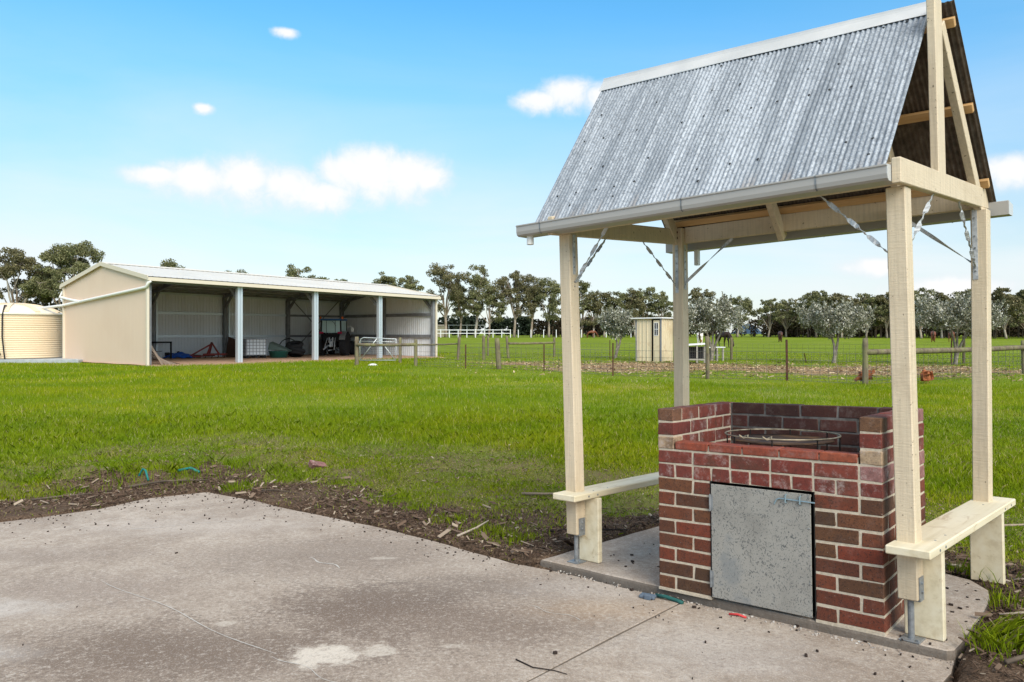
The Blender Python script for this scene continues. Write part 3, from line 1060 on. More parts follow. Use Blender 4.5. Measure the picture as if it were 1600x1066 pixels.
jp = Vector((1.017, 4.661))
jd = (Vector((.059, 3.541)) - jp).normalized()
jn = Vector((-jd.y, jd.x))
for s in (1, -1):
    pl = clip(PATIO, jp + jn * .004 * s, jn * s)
    tag(slab_mesh(pl, -.05, .11, 'patio_slab', CONCRETE, .006, .008), kind='structure')
b = MB()
for (p_, q_, w_) in [((-2.773, 5.204), (-1.192, 3.868), .006), ((-1.536, 5.763), (-1.209, 5.477), .014), ((-3.4, 6.75), (-2.4, 7.15), .010), ((-1.2, 3.87), (-.75, 3.5), .005), ((.1, 4.62), (.42, 4.35), .006)]:
    p_, q_ = Vector(p_), Vector(q_)
    d_ = (q_ - p_).normalized()
    n_ = Vector((-d_.y, d_.x))
    ph = random.uniform(0, 6)
    L_ = []
    for i in range(15):
        s = p_.lerp(q_, i / 14) + n_ * .02 * math.sin(ph + i * .7)
        ww = w_ * (.4 + .6 * random.random()) * (1 if 0 < i < 14 else .2)
        L_.append((s - n_ * ww / 2, s + n_ * ww / 2))
    vs = []
    for a_, c_ in L_:
        vs += [(a_.x, a_.y, plane_z(*a_) - .0462), (c_.x, c_.y, plane_z(*c_) - .0462)]
    b.add(vs, [[2 * i, 2 * i + 2, 2 * i + 3, 2 * i + 1] for i in range(14)])
tag(b.build('cement_scratches', PALE_CONC), kind='structure')
tag(slab_mesh(SLAB, 0, .14, 'shelter_slab', CONCRETE, .018, .006), kind='structure')

# ------------------------------------------------------------------ brick barbecue
bbq = thing('brick_barbecue', 'red brick barbecue with a grey steel door standing under the iron roof', 'barbecue', M=M_BBQ)
_bm = {}


def brick(x0, x1, y0, y1, z0, z1, m_, name='brick'):
    """alike bricks share mesh data; four worn variants of each size"""
    key = (round(x1 - x0, 3), round(y1 - y0, 3), round(z1 - z0, 3), random.randrange(4), m_.name)
    if key not in _bm:
        b = MB()
        hx, hy, hz = (x1 - x0) / 2, (y1 - y0) / 2, (z1 - z0) / 2
        b.cbox(-hx, hx, -hy, hy, -hz, hz, .0045, jit=.0024)
        _bm[key] = b.mesh('brick', m_)
    o = link(name, _bm[key], bbq)
    o.location = ((x0 + x1) / 2, (y0 + y1) / 2, (z0 + z1) / 2)
    o.rotation_euler = (random.gauss(0, .004), random.gauss(0, .004), random.gauss(0, .005))
    return o


for k in range(13):
    z0 = .012 + .086 * k
    z1 = z0 + .076
    even = k % 2 == 0

    def pick(x=0, y=0):
        if k < 8:
            return BRICK_LOW
        if y > .5 and k >= 10:
            return BRICK_SOOT
        if k == 10 and y < .1:
            return BRICK_TAN
        if k == 9 and x > -.12:
            return BRICK_PINK
        if k == 12 and y < .1:
            return BRICK_BROWN
        if k == 12 and x < -1.0:
            return BRICK_TOP
        return BRICK_TOP
    # front
    if k < 8:
        segs = [(-1.31, -1.20), (-1.19, -.96), (-.35, -.24), (-.23, 0)] if even else [(-1.31, -1.08), (-1.07, -.96), (-.35, -.12)]
        if not even:
            segs.append(None)
    elif k == 8:
        segs = [(-1.31 + .12 * i, -1.20 + .12 * i) for i in range(10)]
    elif k == 9:
        segs = [(-1.31 + .24 * i, -1.08 + .24 * i) for i in range(5)]
    else:
        segs = []
    for s in segs:
        if s:
            brick(s[0], s[1], 0, .11, z0, z1, pick(s[1], 0))
    # right and left side walls; on odd courses the corner brick runs back along the side
    header_first = [(0, .11), (.12, .35), (.36, .59), (.60, .83), (.84, .95)]
    full_first = [(0, .23), (.24, .47), (.48, .71), (.72, .95)]
    if k < 8:
        ysr = header_first[1:] if even else full_first
    else:
        ysr = full_first if k % 2 else header_first
    for (ya, yb) in ysr:
        brick(-.11, 0, ya, yb, z0, z1, BRICK_PINK if (k >= 8 and ya > .3 and random.random() < .5) else pick(0, 0 if ya < .1 else .3))
    if k >= 10:
        ysl = full_first if k % 2 else header_first
    else:
        ysl = header_first[1:]
    for (ya, yb) in ysl:
        brick(-1.31, -1.20, ya, yb, z0, z1, pick(-1.31, 0 if ya < .1 else .3))
    # back
    x = -1.19 if even else -1.07
    xs_b = [] if even else [(-1.19, -1.08)]
    while x < -.13:
        xs_b.append((x, min(x + .23, -.12)))
        x += .24
    for (xa, xb) in xs_b:
        if xb - xa > .03:
            brick(xa, xb, .84, .95, z0, z1, BRICK_SOOT if k >= 9 else BRICK_LOW)
x = -1.19
for i, wd in enumerate((.215, .205, .21, .215, .195)):
    brick(x, min(x + wd, -.122), -.002, .112, .874, .922, BRICK_CAP, 'capping_brick')
    x += wd + .007

b = MB()                                         # mortar cores, a few mm behind the brick faces
b.box(-1.3065, -.962, .0035, .1065, 0, .705)
b.box(-.348, -.0035, .0035, .1065, 0, .705)
b.box(-1.3065, -.0035, .004, .106, .7005, .872)
b.box(-1.19, -.12, .006, .104, .872, .905)
b.box(-1.306, -1.2035, .105, .9465, 0, .872)
b.box(-.1065, -.004, .105, .9465, 0, .872)
b.box(-1.3065, -1.2035, .0035, .9465, .8725, 1.117)
b.box(-.1065, -.0035, .0035, .9465, .8725, 1.117)
b.box(-1.313, -.960, -.003, .11, -.004, .0115)
b.box(-.350, .002, -.004, .952, -.004, .0118)
b.build('mortar', MORTAR, bbq)
b = MB()
b.box(-1.2045, -.1055, .8435, .946, 0, 1.1175)
b.box(-1.2, -.11, .107, .8432, .74, .80)
b.build('sooty_mortar', MORTAR_SOOT, bbq)
b = MB()
b.box(-.962, -.348, .09, .10, .0, .70)
b.box(-.962, -.957, -.001, .10, .012, .70)
b.box(-.353, -.3478, -.001, .10, .012, .70)
b.build('door_recess_shade', BLACK, bbq)  # black sheets put the shade of the opening into colour
b = MB()
b.cbox(-.952, -.366, -.010, -.004, .016, .686, .002)
b.box(-.952, -.366, -.004, .008, .672, .684)
door = b.build('door', DOOR_STEEL, bbq)
for z in (.125, .575):
    b = MB()
    b.cyl((-.958, -.012, z - .05), (-.958, -.012, z + .05), .006, 8)
    b.box(-.957, -.94, -.0125, -.0105, z - .045, z + .045)
    b.build('hinge', DARK_STEEL, door)
b = MB()
zz = .648
b.tube([(-.565, -.018, zz - .035), (-.552, -.018, zz - .008), (-.535, -.018, zz), (-.34, -.018, zz - .004)], .0042, 8)
b.build('bolt', BOLT_BLUE, door)
for x in (-.50, -.42):
    b = MB()
    b.tube([(x, -.010, zz - .022), (x, -.026, zz - .018), (x, -.026, zz + .018), (x, -.010, zz + .024)], .0045, 6)
    b.build('bolt_staple', BOLT_BLUE, door)
b = MB()
for (x, z) in [(-.94, .675), (-.94, .03), (-.378, .675), (-.378, .03), (-.378, .50), (-.378, .35), (-.378, .2), (-.94, .45), (-.94, .3), (-.76, .676), (-.56, .676)]:
    b.lathe([(.0045, 0), (.003, .0025)], 6, (x, -.010, z), (0, -1, 0))
tag(b.build('rivets', DARK_STEEL, door), kind='stuff')

# round grill standing in the fire pit
gp = M_BBQ @ Vector((-.675, .40, .80))
grill = thing('fire_grill', 'round rusty grill plate on wire legs inside the brick barbecue', 'grill', M=M_BBQ @ Matrix.Translation((-.675, .40, .80)))
b = MB()
b.ring((0, 0, .165), .335, .0048, 48, 6)
b.build('rim', GRILL_WIRE, grill, True)
b = MB()
b.lathe([(.0, .128), (.20, .126), (.300, .130), (.303, .136), (.2, .133), (.0, .136)], 40)
b.build('plate', GRILL_PLATE, grill, True)
for i in range(8):
    a_ = i * math.pi / 4 + .2
    b = MB()
    c_, s_ = math.cos(a_), math.sin(a_)
    b.tube([(.332 * c_, .332 * s_, .166), (.33 * c_, .33 * s_, 0.002)], .0045, 6)
    b.build('leg', BLACK, grill)
for i in range(2):
    b = MB()
    a_ = -1.9 + i * .45
    c_, s_ = math.cos(a_), math.sin(a_)
    b.tube([(.335 * c_ + .03 * math.sin(k), .335 * s_ + .012 * math.cos(k), .17 + .01 * math.sin(1.7 * k)) for k in range(7)], .003, 5)
    b.build('wire_tie', GRILL_WIRE, grill)

# ------------------------------------------------------------------ shelter
sh = thing('picnic_shelter', 'cream timber barbecue shelter with a steep rusty corrugated iron roof', 'shelter', M=M_SHELTER)
LIFT = .062


def lift(y):
    return LIFT * y


POSTS = [  # x0, y0, lean of the top in x, bottom z, top z
    (-.095, 0.0, -.020, .21, 2.318), (-2.283, 0.0, -.055, .20, 2.326),
    (-.098, 1.50, .030, .21, 2.40), (-2.330, 1.50, .0, .21, 2.545)]
for (x0, y0, ln, zb, zt) in POSTS:
    b = MB()
    b.cbox(x0, x0 + .095, y0, y0 + .1, zb, zt, .005, lambda x, y, z, ln=ln, zb=zb, zt=zt: (x + ln * (z - zb) / (zt - zb), y, z))
    p_ = b.build('post', PAINT, sh)
    b = MB()                                        # stirrup: cup, stem, base plate
    b.box(x0 - .003, x0 + .098, y0 + .02, y0 + .085, zb - .006, zb - .001)
    b.box(x0 + .0955, x0 + .1005, y0 + .02, y0 + .085, zb - .006, zb + .115)
    b.box(x0 - .0055, x0 - .0005, y0 + .02, y0 + .085, zb - .006, zb + .115)
    b.cyl((x0 + .047, y0 + .05, .006), (x0 + .047, y0 + .05, zb - .004), .0155, 12)
    b.cbox(x0 + .0, x0 + .10, y0 + .0, y0 + .10, .0005, .0075, .002)
    st = b.build('stirrup', DARK_STEEL, p_)
    b = MB()
    for z in (zb + .04, zb + .085):
        b.lathe([(.008, 0), (.008, .006), (.004, .008)], 6, (x0 + .100, y0 + .052, z), (1, 0, 0))
    b.lathe([(.009, 0), (.009, .008)], 6, (x0 + .085, y0 + .018, .0075))
    b.build('bolt', DARK_STEEL, p_)
# bolts through the back left post head
b = MB()
for z in (2.46, 2.51):
    b.lathe([(.012, 0), (.012, .007), (.005, .009)], 8, (-2.283, 1.499, z), (0, -1, 0))
b.build('bolt', mat('rusted_bolt', (.10, .045, .03), .8), sh)

for x0 in (-.045, -2.335):                          # side beams
    b = MB()
    b.cbox(x0, x0 + .045, -.125, 1.83 if x0 > -1 else 1.497, 2.318, 2.448, .004, lambda x, y, z: (x, y, z + lift(y)))
    b.build('side_beam', PAINT, sh)
b = MB()
b.cbox(-2.29, -.0455, -.035, .010, 2.325, 2.44, .004)
b.build('front_beam', PAINT, sh)
b = MB()
b.cbox(-2.234, -.0455, 1.545, 1.59, 2.415, 2.552, .004)
b.build('back_beam', PAINT, sh)
RY = .75                                            # ridge line
RZ = lambda x: 3.512 + (-x) * .062
def roof_pt(side, x, v, off=0.0):
    """v: 0 at the eave, 1 at the ridge; off: along the outward normal"""
    if side == 0:
        e, r_ = Vector((x, -.095, 2.440)), Vector((x, RY, RZ(x)))
    else:
        e, r_ = Vector((x, 1.685, 2.455)), Vector((x, RY, RZ(x)))
    n_ = (r_ - e).cross(Vector((-1, 0, 0)) if side == 0 else Vector((1, 0, 0))).normalized()
    if n_.z < 0:
        n_ = -n_
    return e.lerp(r_, v) + n_ * off


for x0 in (-.046, -2.33):
    b = MB()
    yk = 0.0 if x0 > -1 else .13
    b.cbox(x0, x0 + .045, .545 + yk, .685 + yk, 2.40, RZ(x0) - (.02 if x0 > -1 else .13), .004, lambda x, y, z: (x, y - (.015 if x0 > -1 else 0) * (z - 2.4) / 1.1, z))
    b.build('king_post', PAINT, sh)
for xr in (-.025, -.48, -1.38, -2.30):
    for s in ((1,) if xr > -.1 else (0, 1)):
        b = MB()
        top = roof_pt(s, xr, .95, -.135)
        bot = roof_pt(s, xr, .06 if s == 0 else .0, -.135)
        n_ = (top - bot).cross(Vector((1, 0, 0))).normalized()
        b.beam(bot, top, .045, .09, tuple(n_), .003)
        b.build('rafter', PAINT, sh)


for side in (0, 1):
    for v in (.13, .52, .92):
        b = MB()
        xa, xb = -2.40, .035
        p0, p1 = roof_pt(side, xa, v, -.035), roof_pt(side, xb if side else -.10, v, -.035)
        n_ = (roof_pt(side, xa, v, 0) - p0).normalized()
        b.beam(p0, p1, .055, .036, tuple(n_), .002)
        b.build('purlin', PINE, sh)
    x_l, x_r = -2.46, (-.072 if side == 0 else .045)
    ns = 4
    wd = (x_r - x_l) / ns
    for i in range(ns):
        b = MB()
        xa = x_l + i * wd - (.06 if i else 0)
        xb = x_l + (i + 1) * wd
        n = int((xb - xa) / .030 * 6)
        dv = random.uniform(-.040, -.030)
        dents = [(random.uniform(xa, xb), random.uniform(.06, .12), random.uniform(-.003, .003)) for _ in range(3)]

        def pt(x, v, o, i=i):
            h = 0.0052 * math.sin(2 * math.pi * (x - x_l) / .030) + .0022 * (i % 2) + sum(q[2] * math.exp(-((x - q[0]) / q[1]) ** 2) * math.sin(math.pi * min(1, max(0, v))) for q in dents) * min(1, (x - xa) / .1, (xb - x) / .1)
            return tuple(roof_pt(side, x, v, h + o))
        rows = [dv, .25, .5, .75, 1.0]
        for lay, o in ((0, .004), (1, 0.0)):
            b.cur = lay
            vs, fs = [], []
            for a_ in range(n + 1):
                x = xa + (xb - xa) * a_ / n
                vs += [pt(x, v, o) for v in rows]
            for a_ in range(n):
                for k in range(4):
                    q = [a_ * 5 + k, a_ * 5 + 5 + k, a_ * 5 + 6 + k, a_ * 5 + 1 + k]
                    fs.append(q if (lay == 0) == (side == 0) else q[::-1])
            b.add(vs, fs)
        b.cur = 0
        for x in (xa, xb):                          # closed sheet edges
            vs = []
            for v in (dv, 1.0):
                vs += [pt(x, v, 0), pt(x, v, .004)]
            b.add(vs, [[0, 1, 3, 2]])
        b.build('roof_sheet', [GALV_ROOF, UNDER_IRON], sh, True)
    b = MB()                                        # nail heads and old holes plugged with dark washers
    for v in (.055, .135, .30, .52, .70, .90):
        for k in range(14):
            if random.random() < (.72 if v in (.135, .52) else .30):
                x = x_l + .03 + (k + random.uniform(.2, .8)) * (x_r - x_l - .06) / 14
                vv = v + random.uniform(-.012, .012)
                n_ = (roof_pt(side, x, vv, 1) - roof_pt(side, x, vv, 0))
                b.lathe([(.0085, 0), (.0085, .002), (.004, .005)], 7, tuple(roof_pt(side, x, vv, .0085)), tuple(n_))
    tag(b.build('roofing_nails', mat('black_nail_washers', (.03, .035, .04), .7), sh), kind='stuff')
# ridge capping: rolled top and two flanges
prof = []
for v, o in ((.90, .020), (.985, .022)):
    prof.append((0, v, o))
vs = []
xs_r = [-2.475, -2.1, -1.7, -1.25, -.8, -.4, -.06]
for i, x in enumerate(xs_r):
    d1 = random.uniform(-.006, .006)
    ring = [roof_pt(0, x, .918 + d1 * .5, .010 + abs(d1)), roof_pt(0, x, .921 + d1 * .5, .014), roof_pt(0, x, .985, .017)]
    top = Vector((x, RY, RZ(x)))
    ring += [top + Vector((0, -.018, .012)), top + Vector((0, -.014, .026)), top + Vector((0, 0, .032)), top + Vector((0, .014, .026)), top + Vector((0, .018, .012))]
    ring += [roof_pt(1, x, .985, .017), roof_pt(1, x, .921, .014), roof_pt(1, x, .918, .010)]
    vs += [tuple(q) for q in ring]
m_ = len(ring)
b = MB()
b.add(vs, [[i * m_ + k, (i + 1) * m_ + k, (i + 1) * m_ + k + 1, i * m_ + k + 1] for i in range(len(xs_r) - 1) for k in range(m_ - 1)])
b.build('ridge_cap', RIDGE, sh)


def gutter(ya, yb, x0, x1, z0, z1, name='gutter'):
    """open box gutter, front lip at ya"""
    s = 1 if yb > ya else -1
    pr = [(yb, z1 + .012), (yb, z0), (ya + s * .022, z0), (ya + s * .006, z0 + .010), (ya, z0 + .032), (ya, z1 - .010), (ya - s * .006, z1 - .006), (ya - s * .006, z1), (ya + s * .006, z1 + .001)]
    t_ = .0025
    inner = [(y + s * t_ * (1 if i > 1 else -1), z + t_) for i, (y, z) in enumerate(pr)][::-1]
    b = MB()
    b.sweep([(0, y, z) for y, z in pr + inner], (x0, 0, 0), (x1, 0, 0))
    g_ = b.build(name, GUTTER, sh)
    for x, q in ((x0, -.003), (x1, .003)):
        b = MB()
        b.sweep([(0, y, z) for y, z in pr], (x, 0, 0), (x + q, 0, 0))
        b.build('end_cap', RIDGE if x == x1 else GUTTER, g_)
    for x in ((x0 + .22, x0 + 1.36, x1 - .36)):
        b = MB()
        cl = [(y - s * .002 if i > 1 else y, z - (.002 if i in (1, 2, 3) else 0)) for i, (y, z) in enumerate(pr)]
        vs = [(x + dx_, y, z) for dx_ in (0, .009) for y, z in cl[2:]]
        k = len(cl) - 2
        b.add(vs, [[i, i + 1, k + i + 1, k + i] for i in range(k - 1)])
        b.build('gutter_bracket', DARK_STEEL, g_)
    return g_


gt = gutter(-.180, -.050, -2.585, -.050, 2.322, 2.400)
b = MB()
b.lathe([(.026, .07), (.026, 0), (.023, 0), (.023, .07)], 12, (-2.51, -.115, 2.262))
b.build('outlet', PVC, gt)
gt = gutter(1.790, 1.672, -2.50, .115, 2.372, 2.450)
b = MB()
b.box(-2.235, -2.20, 1.70, 1.74, 2.24, 2.371)
b.build('outlet', PVC, gt)


def strap(p0, p1, turns, w_=.025, t_=.003, name='brace_strap'):
    p0, p1 = Vector(p0), Vector(p1)
    d = (p1 - p0).normalized()
    a0 = d.orthogonal().normalized()
    a1 = d.cross(a0)
    n = 36
    vs, fs = [], []
    for i in range(n + 1):
        s = i / n
        ang = math.pi * turns * (s + .05 * math.sin(s * turns * 4 * math.pi)) + .5
        u = a0 * math.cos(ang) + a1 * math.sin(ang)
        v_ = a1 * math.cos(ang) - a0 * math.sin(ang)
        c_ = p0.lerp(p1, s)
        vs += [tuple(c_ + u * w_ / 2 + v_ * t_ / 2), tuple(c_ - u * w_ / 2 + v_ * t_ / 2), tuple(c_ - u * w_ / 2 - v_ * t_ / 2), tuple(c_ + u * w_ / 2 - v_ * t_ / 2)]
    for i in range(n):
        for k in range(4):
            fs.append([4 * i + k, 4 * i + (k + 1) % 4, 4 * i + 4 + (k + 1) % 4, 4 * i + 4 + k])
    fs += [[0, 1, 2, 3], [4 * n + k for k in (3, 2, 1, 0)]]
    MB().add(vs, fs).build(name, GALV, sh)


def plate(x0, x1, y0, y1, z0, z1):
    b = MB()
    b.box(x0, x1, y0, y1, z0, z1)
    o = b.build('brace_plate', GALV, sh)
    b = MB()
    flat_x = (x1 - x0) < (y1 - y0)
    for k in (.12, .45, .62, .88):
        z = z0 + (z1 - z0) * k
        if flat_x:
            sgn = 1 if x0 > -1.2 and False else 1
            b.lathe([(.006, 0), (.006, .004)], 6, (x1, (y0 + y1) / 2, z), (1, 0, 0))
        else:
            b.lathe([(.006, 0), (.006, .004)], 6, ((x0 + x1) / 2, y0, z), (0, -1, 0))
    b.build('screw', DARK_STEEL, o)


# front left post
plate(-2.2385, -2.2355, .035, .065, 1.90, 2.32)
strap((-2.23, .05, 1.98), (-1.90, -.005, 2.335), 3.0)
strap((-2.235, .06, 1.98), (-2.29, .50, 2.345), 3.0)
# back left post
plate(-2.300, -2.270, 1.4965, 1.4995, 1.99, 2.40)
plate(-2.2335, -2.2305, 1.53, 1.56, 2.02, 2.40)
strap((-2.30, 1.50, 2.06), (-2.30, 1.00, 2.385), 3.5)
strap((-2.228, 1.545, 2.08), (-1.80, 1.565, 2.415), 1.2)
# front right post
plate(-.122, -.119, .035, .065, 1.90, 2.31)
plate(-.085, -.055, .1005, .1035, 1.90, 2.31)
strap((-.118, .05, 1.98), (-.46, -.005, 2.335), 3.5)
strap((-.050, .105, 1.98), (-.022, .50, 2.345), 3.0)
# back right post
plate(-.060, -.030, 1.4965, 1.4995, 1.94, 2.40)
plate(-.0755, -.0725, 1.53, 1.56, 2.0, 2.40)
strap((-.045, 1.497, 2.02), (-.022, 1.02, 2.385), 3.5)
strap((-.078, 1.545, 2.06), (-.50, 1.565, 2.415), 1.0)

# ------------------------------------------------------------------ benches


def bench(label, x0, x1, leg_x0, leg_x1, z):
    t_ = thing('bench', label, 'bench', M=M_SHELTER, group='benches between the shelter posts')
    b = MB()
    b.cbox(x0, x1, -.125, 1.76, z - .044, z, .006)
    s_ = b.build('seat', BENCH, t_)
    for ya in (.112, 1.432):
        b = MB()
        b.cbox(leg_x0, leg_x1, ya, ya + .046, .002, z - .046, .005)
        b.build('leg', BENCH, t_)
    b = MB()
    for y in (.03, .13, 1.45, 1.62):
        b.lathe([(.007, 0), (.007, .003)], 8, (x1, y, z - .022), (1, 0, 0))
    for (x, y) in [((x0 + x1) / 2 + .055, .14), ((x0 + x1) / 2 + .06, .30), ((x0 + x1) / 2, 1.38)]:
        b.lathe([(.006, 0), (.006, .0015)], 8, (x, y, z), (0, 0, 1))
    b.build('screw', DARK_STEEL, s_)


bench('pale timber bench with square ends on the right of the brick barbecue', -.112, .098, -.100, .086, .500)
bench('pale timber bench running back on the left of the brick barbecue', -2.305, -2.105, -2.262, -2.088, .500)

# ------------------------------------------------------------------ farm shed
M_SHED = Matrix.Translation((SHED_P[0], SHED_P[1], 0)) @ Matrix.Rotation(SHED_A, 4, 'Z')
shed = thing('farm_shed', 'long cream steel farm shed with an open front in four bays', 'shed', M=M_SHED)
BAY = SHED_L / 4
EZ = lambda x: 4.22 - .0125 * x                      # eave height falls slightly along the shed
APEX = .86


def ribbed(p0, p1, zf0, zf1, out, name, mats, pitch=.20, depth=.022, zb=-.15, th=.03):
    """upright steel cladding from p0 to p1; zf(u) gives the top; outer face and lining"""
    p0, p1 = Vector(p0), Vector(p1)
    L = (p1 - p0).length
    d = (p1 - p0).normalized()
    n_ = Vector(out)
    us = []
    u = 0.0
    while u < L - .001:
        us += [(u, 0), (min(u + pitch * .70, L), 0), (min(u + pitch * .78, L), depth), (min(u + pitch * .92, L), depth)]
        u += pitch
    us.append((L, 0))
    b = MB()
    for lay, o in ((0, 0.0), (1, -th)):
        b.cur = lay
        vs = []
        for (u, h) in us:
            q = p0 + d * u + n_ * (h + o)
            vs += [(q.x, q.y, zb), (q.x, q.y, zf0(u / L) if zf1 is None else zf1(q.x))]
        b.add(vs, [[2 * i, 2 * i + 2, 2 * i + 3, 2 * i + 1] for i in range(len(us) - 1)])
    return b.build(name, mats, shed)


gable_top = lambda s, x: (EZ(x) + APEX * (1 - abs(2 * s - 1)))
ribbed((-.02, 0, 0), (-.02, SHED_D, 0), lambda s: gable_top(s, 0) - .02, None, (-1, 0, 0), 'gable_wall', [SHED_CREAM, SHED_IN], pitch=.38, depth=.004)
ribbed((SHED_L + .02, 0, 0), (SHED_L + .02, SHED_D, 0), lambda s: gable_top(s, SHED_L) - .02, None, (1, 0, 0), 'end_wall', [SHED_CREAM, SHED_IN])
ribbed((0, SHED_D + .02, 0), (SHED_L, SHED_D + .02, 0), None, lambda x: EZ(x) - .02, (0, 1, 0), 'back_wall', [SHED_CREAM, SHED_IN])
for (x, y) in ((-.05, -.02), (-.05, SHED_D + .05), (SHED_L + .05, -.02), (SHED_L + .05, SHED_D + .05)):
    b = MB()
    b.box(x - .06, x + .06, y - .06, y + .06, -.1, EZ(x) - .02)
    b.build('corner_trim', SHED_TRIM, shed)
for s in (0, 1):                                      # roof slopes
    b = MB()
    ya, yb = (-.22, SHED_D / 2) if s == 0 else (SHED_D + .22, SHED_D / 2)
    sl = APEX / (SHED_D / 2)
    us = []
    u = -.14
    while u < SHED_L + .14:
        us += [(u, 0), (u + .20, 0), (u + .225, .012), (u + .265, .012)]
        u += .29
    us.append((SHED_L + .16, 0))
    for lay, o in ((0, .05), (1, .0)):
        b.cur = lay
        vs = []
        for (u, h) in us:
            hh = h if lay == 0 else 0
            vs += [(u, ya, EZ(u) - .22 * sl + o + hh), (u, yb, EZ(u) + APEX + o + hh)]
        b.add(vs, [[2 * i, 2 * i + 2, 2 * i + 3, 2 * i + 1] for i in range(len(us) - 1)])
    b.build('roof', [SHED_ROOF, SHED_IN_ROOF], shed)
b = MB()
b.hexa([(-.16, SHED_D / 2 - .25, EZ(0) + APEX + .035), (SHED_L + .16, SHED_D / 2 - .25, EZ(SHED_L) + APEX + .035), (SHED_L + .16, SHED_D / 2 + .25, EZ(SHED_L) + APEX + .035), (-.16, SHED_D / 2 + .25, EZ(0) + APEX + .035),
        (-.16, SHED_D / 2 - .05, EZ(0) + APEX + .12), (SHED_L + .16, SHED_D / 2 - .05, EZ(SHED_L) + APEX + .12), (SHED_L + .16, SHED_D / 2 + .05, EZ(SHED_L) + APEX + .12), (-.16, SHED_D / 2 + .05, EZ(0) + APEX + .12)])
b.build('ridge_cap', SHED_ROOF, shed)
for x, sg in ((-.15, -1), (SHED_L + .15, 1)):         # barge flashings
    for s in (0, 1):
        y0 = -.24 if s == 0 else SHED_D + .24
        b = MB()
        b.beam((x, y0, EZ(x) - .06), (x, SHED_D / 2, EZ(x) + APEX + .02), .04, .20, (0, 0, 1))
        b.build('barge_board', SHED_TRIM, shed)
for y in (-.29, SHED_D + .29):
    b = MB()
    b.beam((-.17, y, EZ(0) - .115), (SHED_L + .17, y, EZ(SHED_L) - .115), .13, .17)
    b.build('gutter', SHED_TRIM, shed)
b = MB()
b.beam((0.05, .04, EZ(0) - .20), (SHED_L - .05, .04, EZ(SHED_L) - .20), .06, .16)
b.build('eave_beam', PORTAL, shed)
b = MB()
b.beam((0.05, SHED_D - .08, EZ(0) - .14), (SHED_L - .05, SHED_D - .08, EZ(SHED_L) - .14), .06, .16)
b.build('eave_beam', GIRT, shed)
for k in range(5):
    x = min(max(k * BAY, .12), SHED_L - .12)
    if 0 < k < 4:                                     # back to back channels with a groove between them
        b = MB()
        b.box(x - .14, x - .012, -.05, .17, -.1, EZ(x) - .12)
        b.box(x + .012, x + .14, -.05, .17, -.1, EZ(x) - .12)
        b.box(x - .012, x + .012, .0, .12, -.1, EZ(x) - .12)
        b.build('column', GIRT, shed)
    else:
        b = MB()
        b.box(x - (.03 if k == 0 else .09), x + (.03 if k == 0 else .09), .02, .22, -.1, EZ(x) - .12)
        b.build('column', PORTAL, shed)
    b = MB()
    b.box(x - .10, x + .10, SHED_D - .30, SHED_D - .03, -.1, EZ(x) - .10)
    b.build('column', PORTAL, shed)
    for s in (0, 1):
        y0, y1 = (.05, SHED_D / 2) if s == 0 else (SHED_D - .1, SHED_D / 2)
        b = MB()
        b.beam((x, y0, EZ(x) - .17), (x, y1, EZ(x) + APEX - .17), .14, .26)
        b.build('rafter', PORTAL, shed)
        b = MB()
        sg = 1 if s == 0 else -1
        b.beam((x, y0 + sg * .06, EZ(x) - .95), (x, y0 + sg * .95, EZ(x) - .12), .09, .16)
        b.build('knee_brace', PORTAL, shed)
for z in (1.38, 2.80):
    for k in range(4):
        b = MB()
        b.beam((k * BAY + .12, SHED_D - .09, z), ((k + 1) * BAY - .12, SHED_D - .09, z), .08, .16 if k < 2 else .14)
        b.build('girt', GIRT if k < 3 else PORTAL, shed)
    for k in range(2):
        b = MB()
        b.beam((SHED_L - .09, .2 + k * SHED_D / 2, z), (SHED_L - .09, SHED_D / 2 - .1 + k * SHED_D / 2, z), .08, .20)
        b.build('girt', PORTAL, shed)
b = MB()
b.box(SHED_L - .22, SHED_L - .05, SHED_D / 2 - .1, SHED_D / 2 + .1, -.1, EZ(SHED_L) + APEX - .2)
b.build('column', PORTAL, shed)
for k in (1, 2):                                      # white posts strapped to the rear frames
    b = MB()
    b.box(k * BAY + .20, k * BAY + .30, SHED_D - .28, SHED_D - .18, 0, 3.45)
    b.build('upright', GIRT, shed)
for (x0, z0, x1, z1) in ((3.08, 3.9, 3.92, .25), (3.92, 3.9, 3.08, .25)):
    b = MB()
    b.beam((x0 * BAY, SHED_D - .12, z0), (x1 * BAY, SHED_D - .12, z1), .02, .06)
    b.build('cross_brace', PORTAL, shed)
for i in range(7):
    for s in (0, 1):
        f = (i + .4) / 7
        y = SHED_D / 2 * f if s == 0 else SHED_D - SHED_D / 2 * f
        b = MB()
        b.beam((0, y, EZ(0) + APEX * f - .10), (SHED_L, y, EZ(SHED_L) + APEX * f - .10), .06, .12)
        b.build('roof_purlin', PORTAL, shed)
b = MB()                                              # downpipe along the gable to the tank
pp = [(-.02, -.30, EZ(0) - .2), (-.10, -.26, 3.95), (-.12, -.1, 3.74), (-.12, .3, 3.70), (-.12, 7.6, 3.24), (-.14, 9.9, 3.09), (-1.2, 12.3, 2.86)]
b.tube(pp, .075, 10)
b.tube([(-.13, 7.5, 3.25), (-.13, 8.6, 3.36), (-.13, 10.2, 3.56), (-.0, 10.2, 3.9)], .065, 10)
b.build('downpipe', PVC, shed, True)

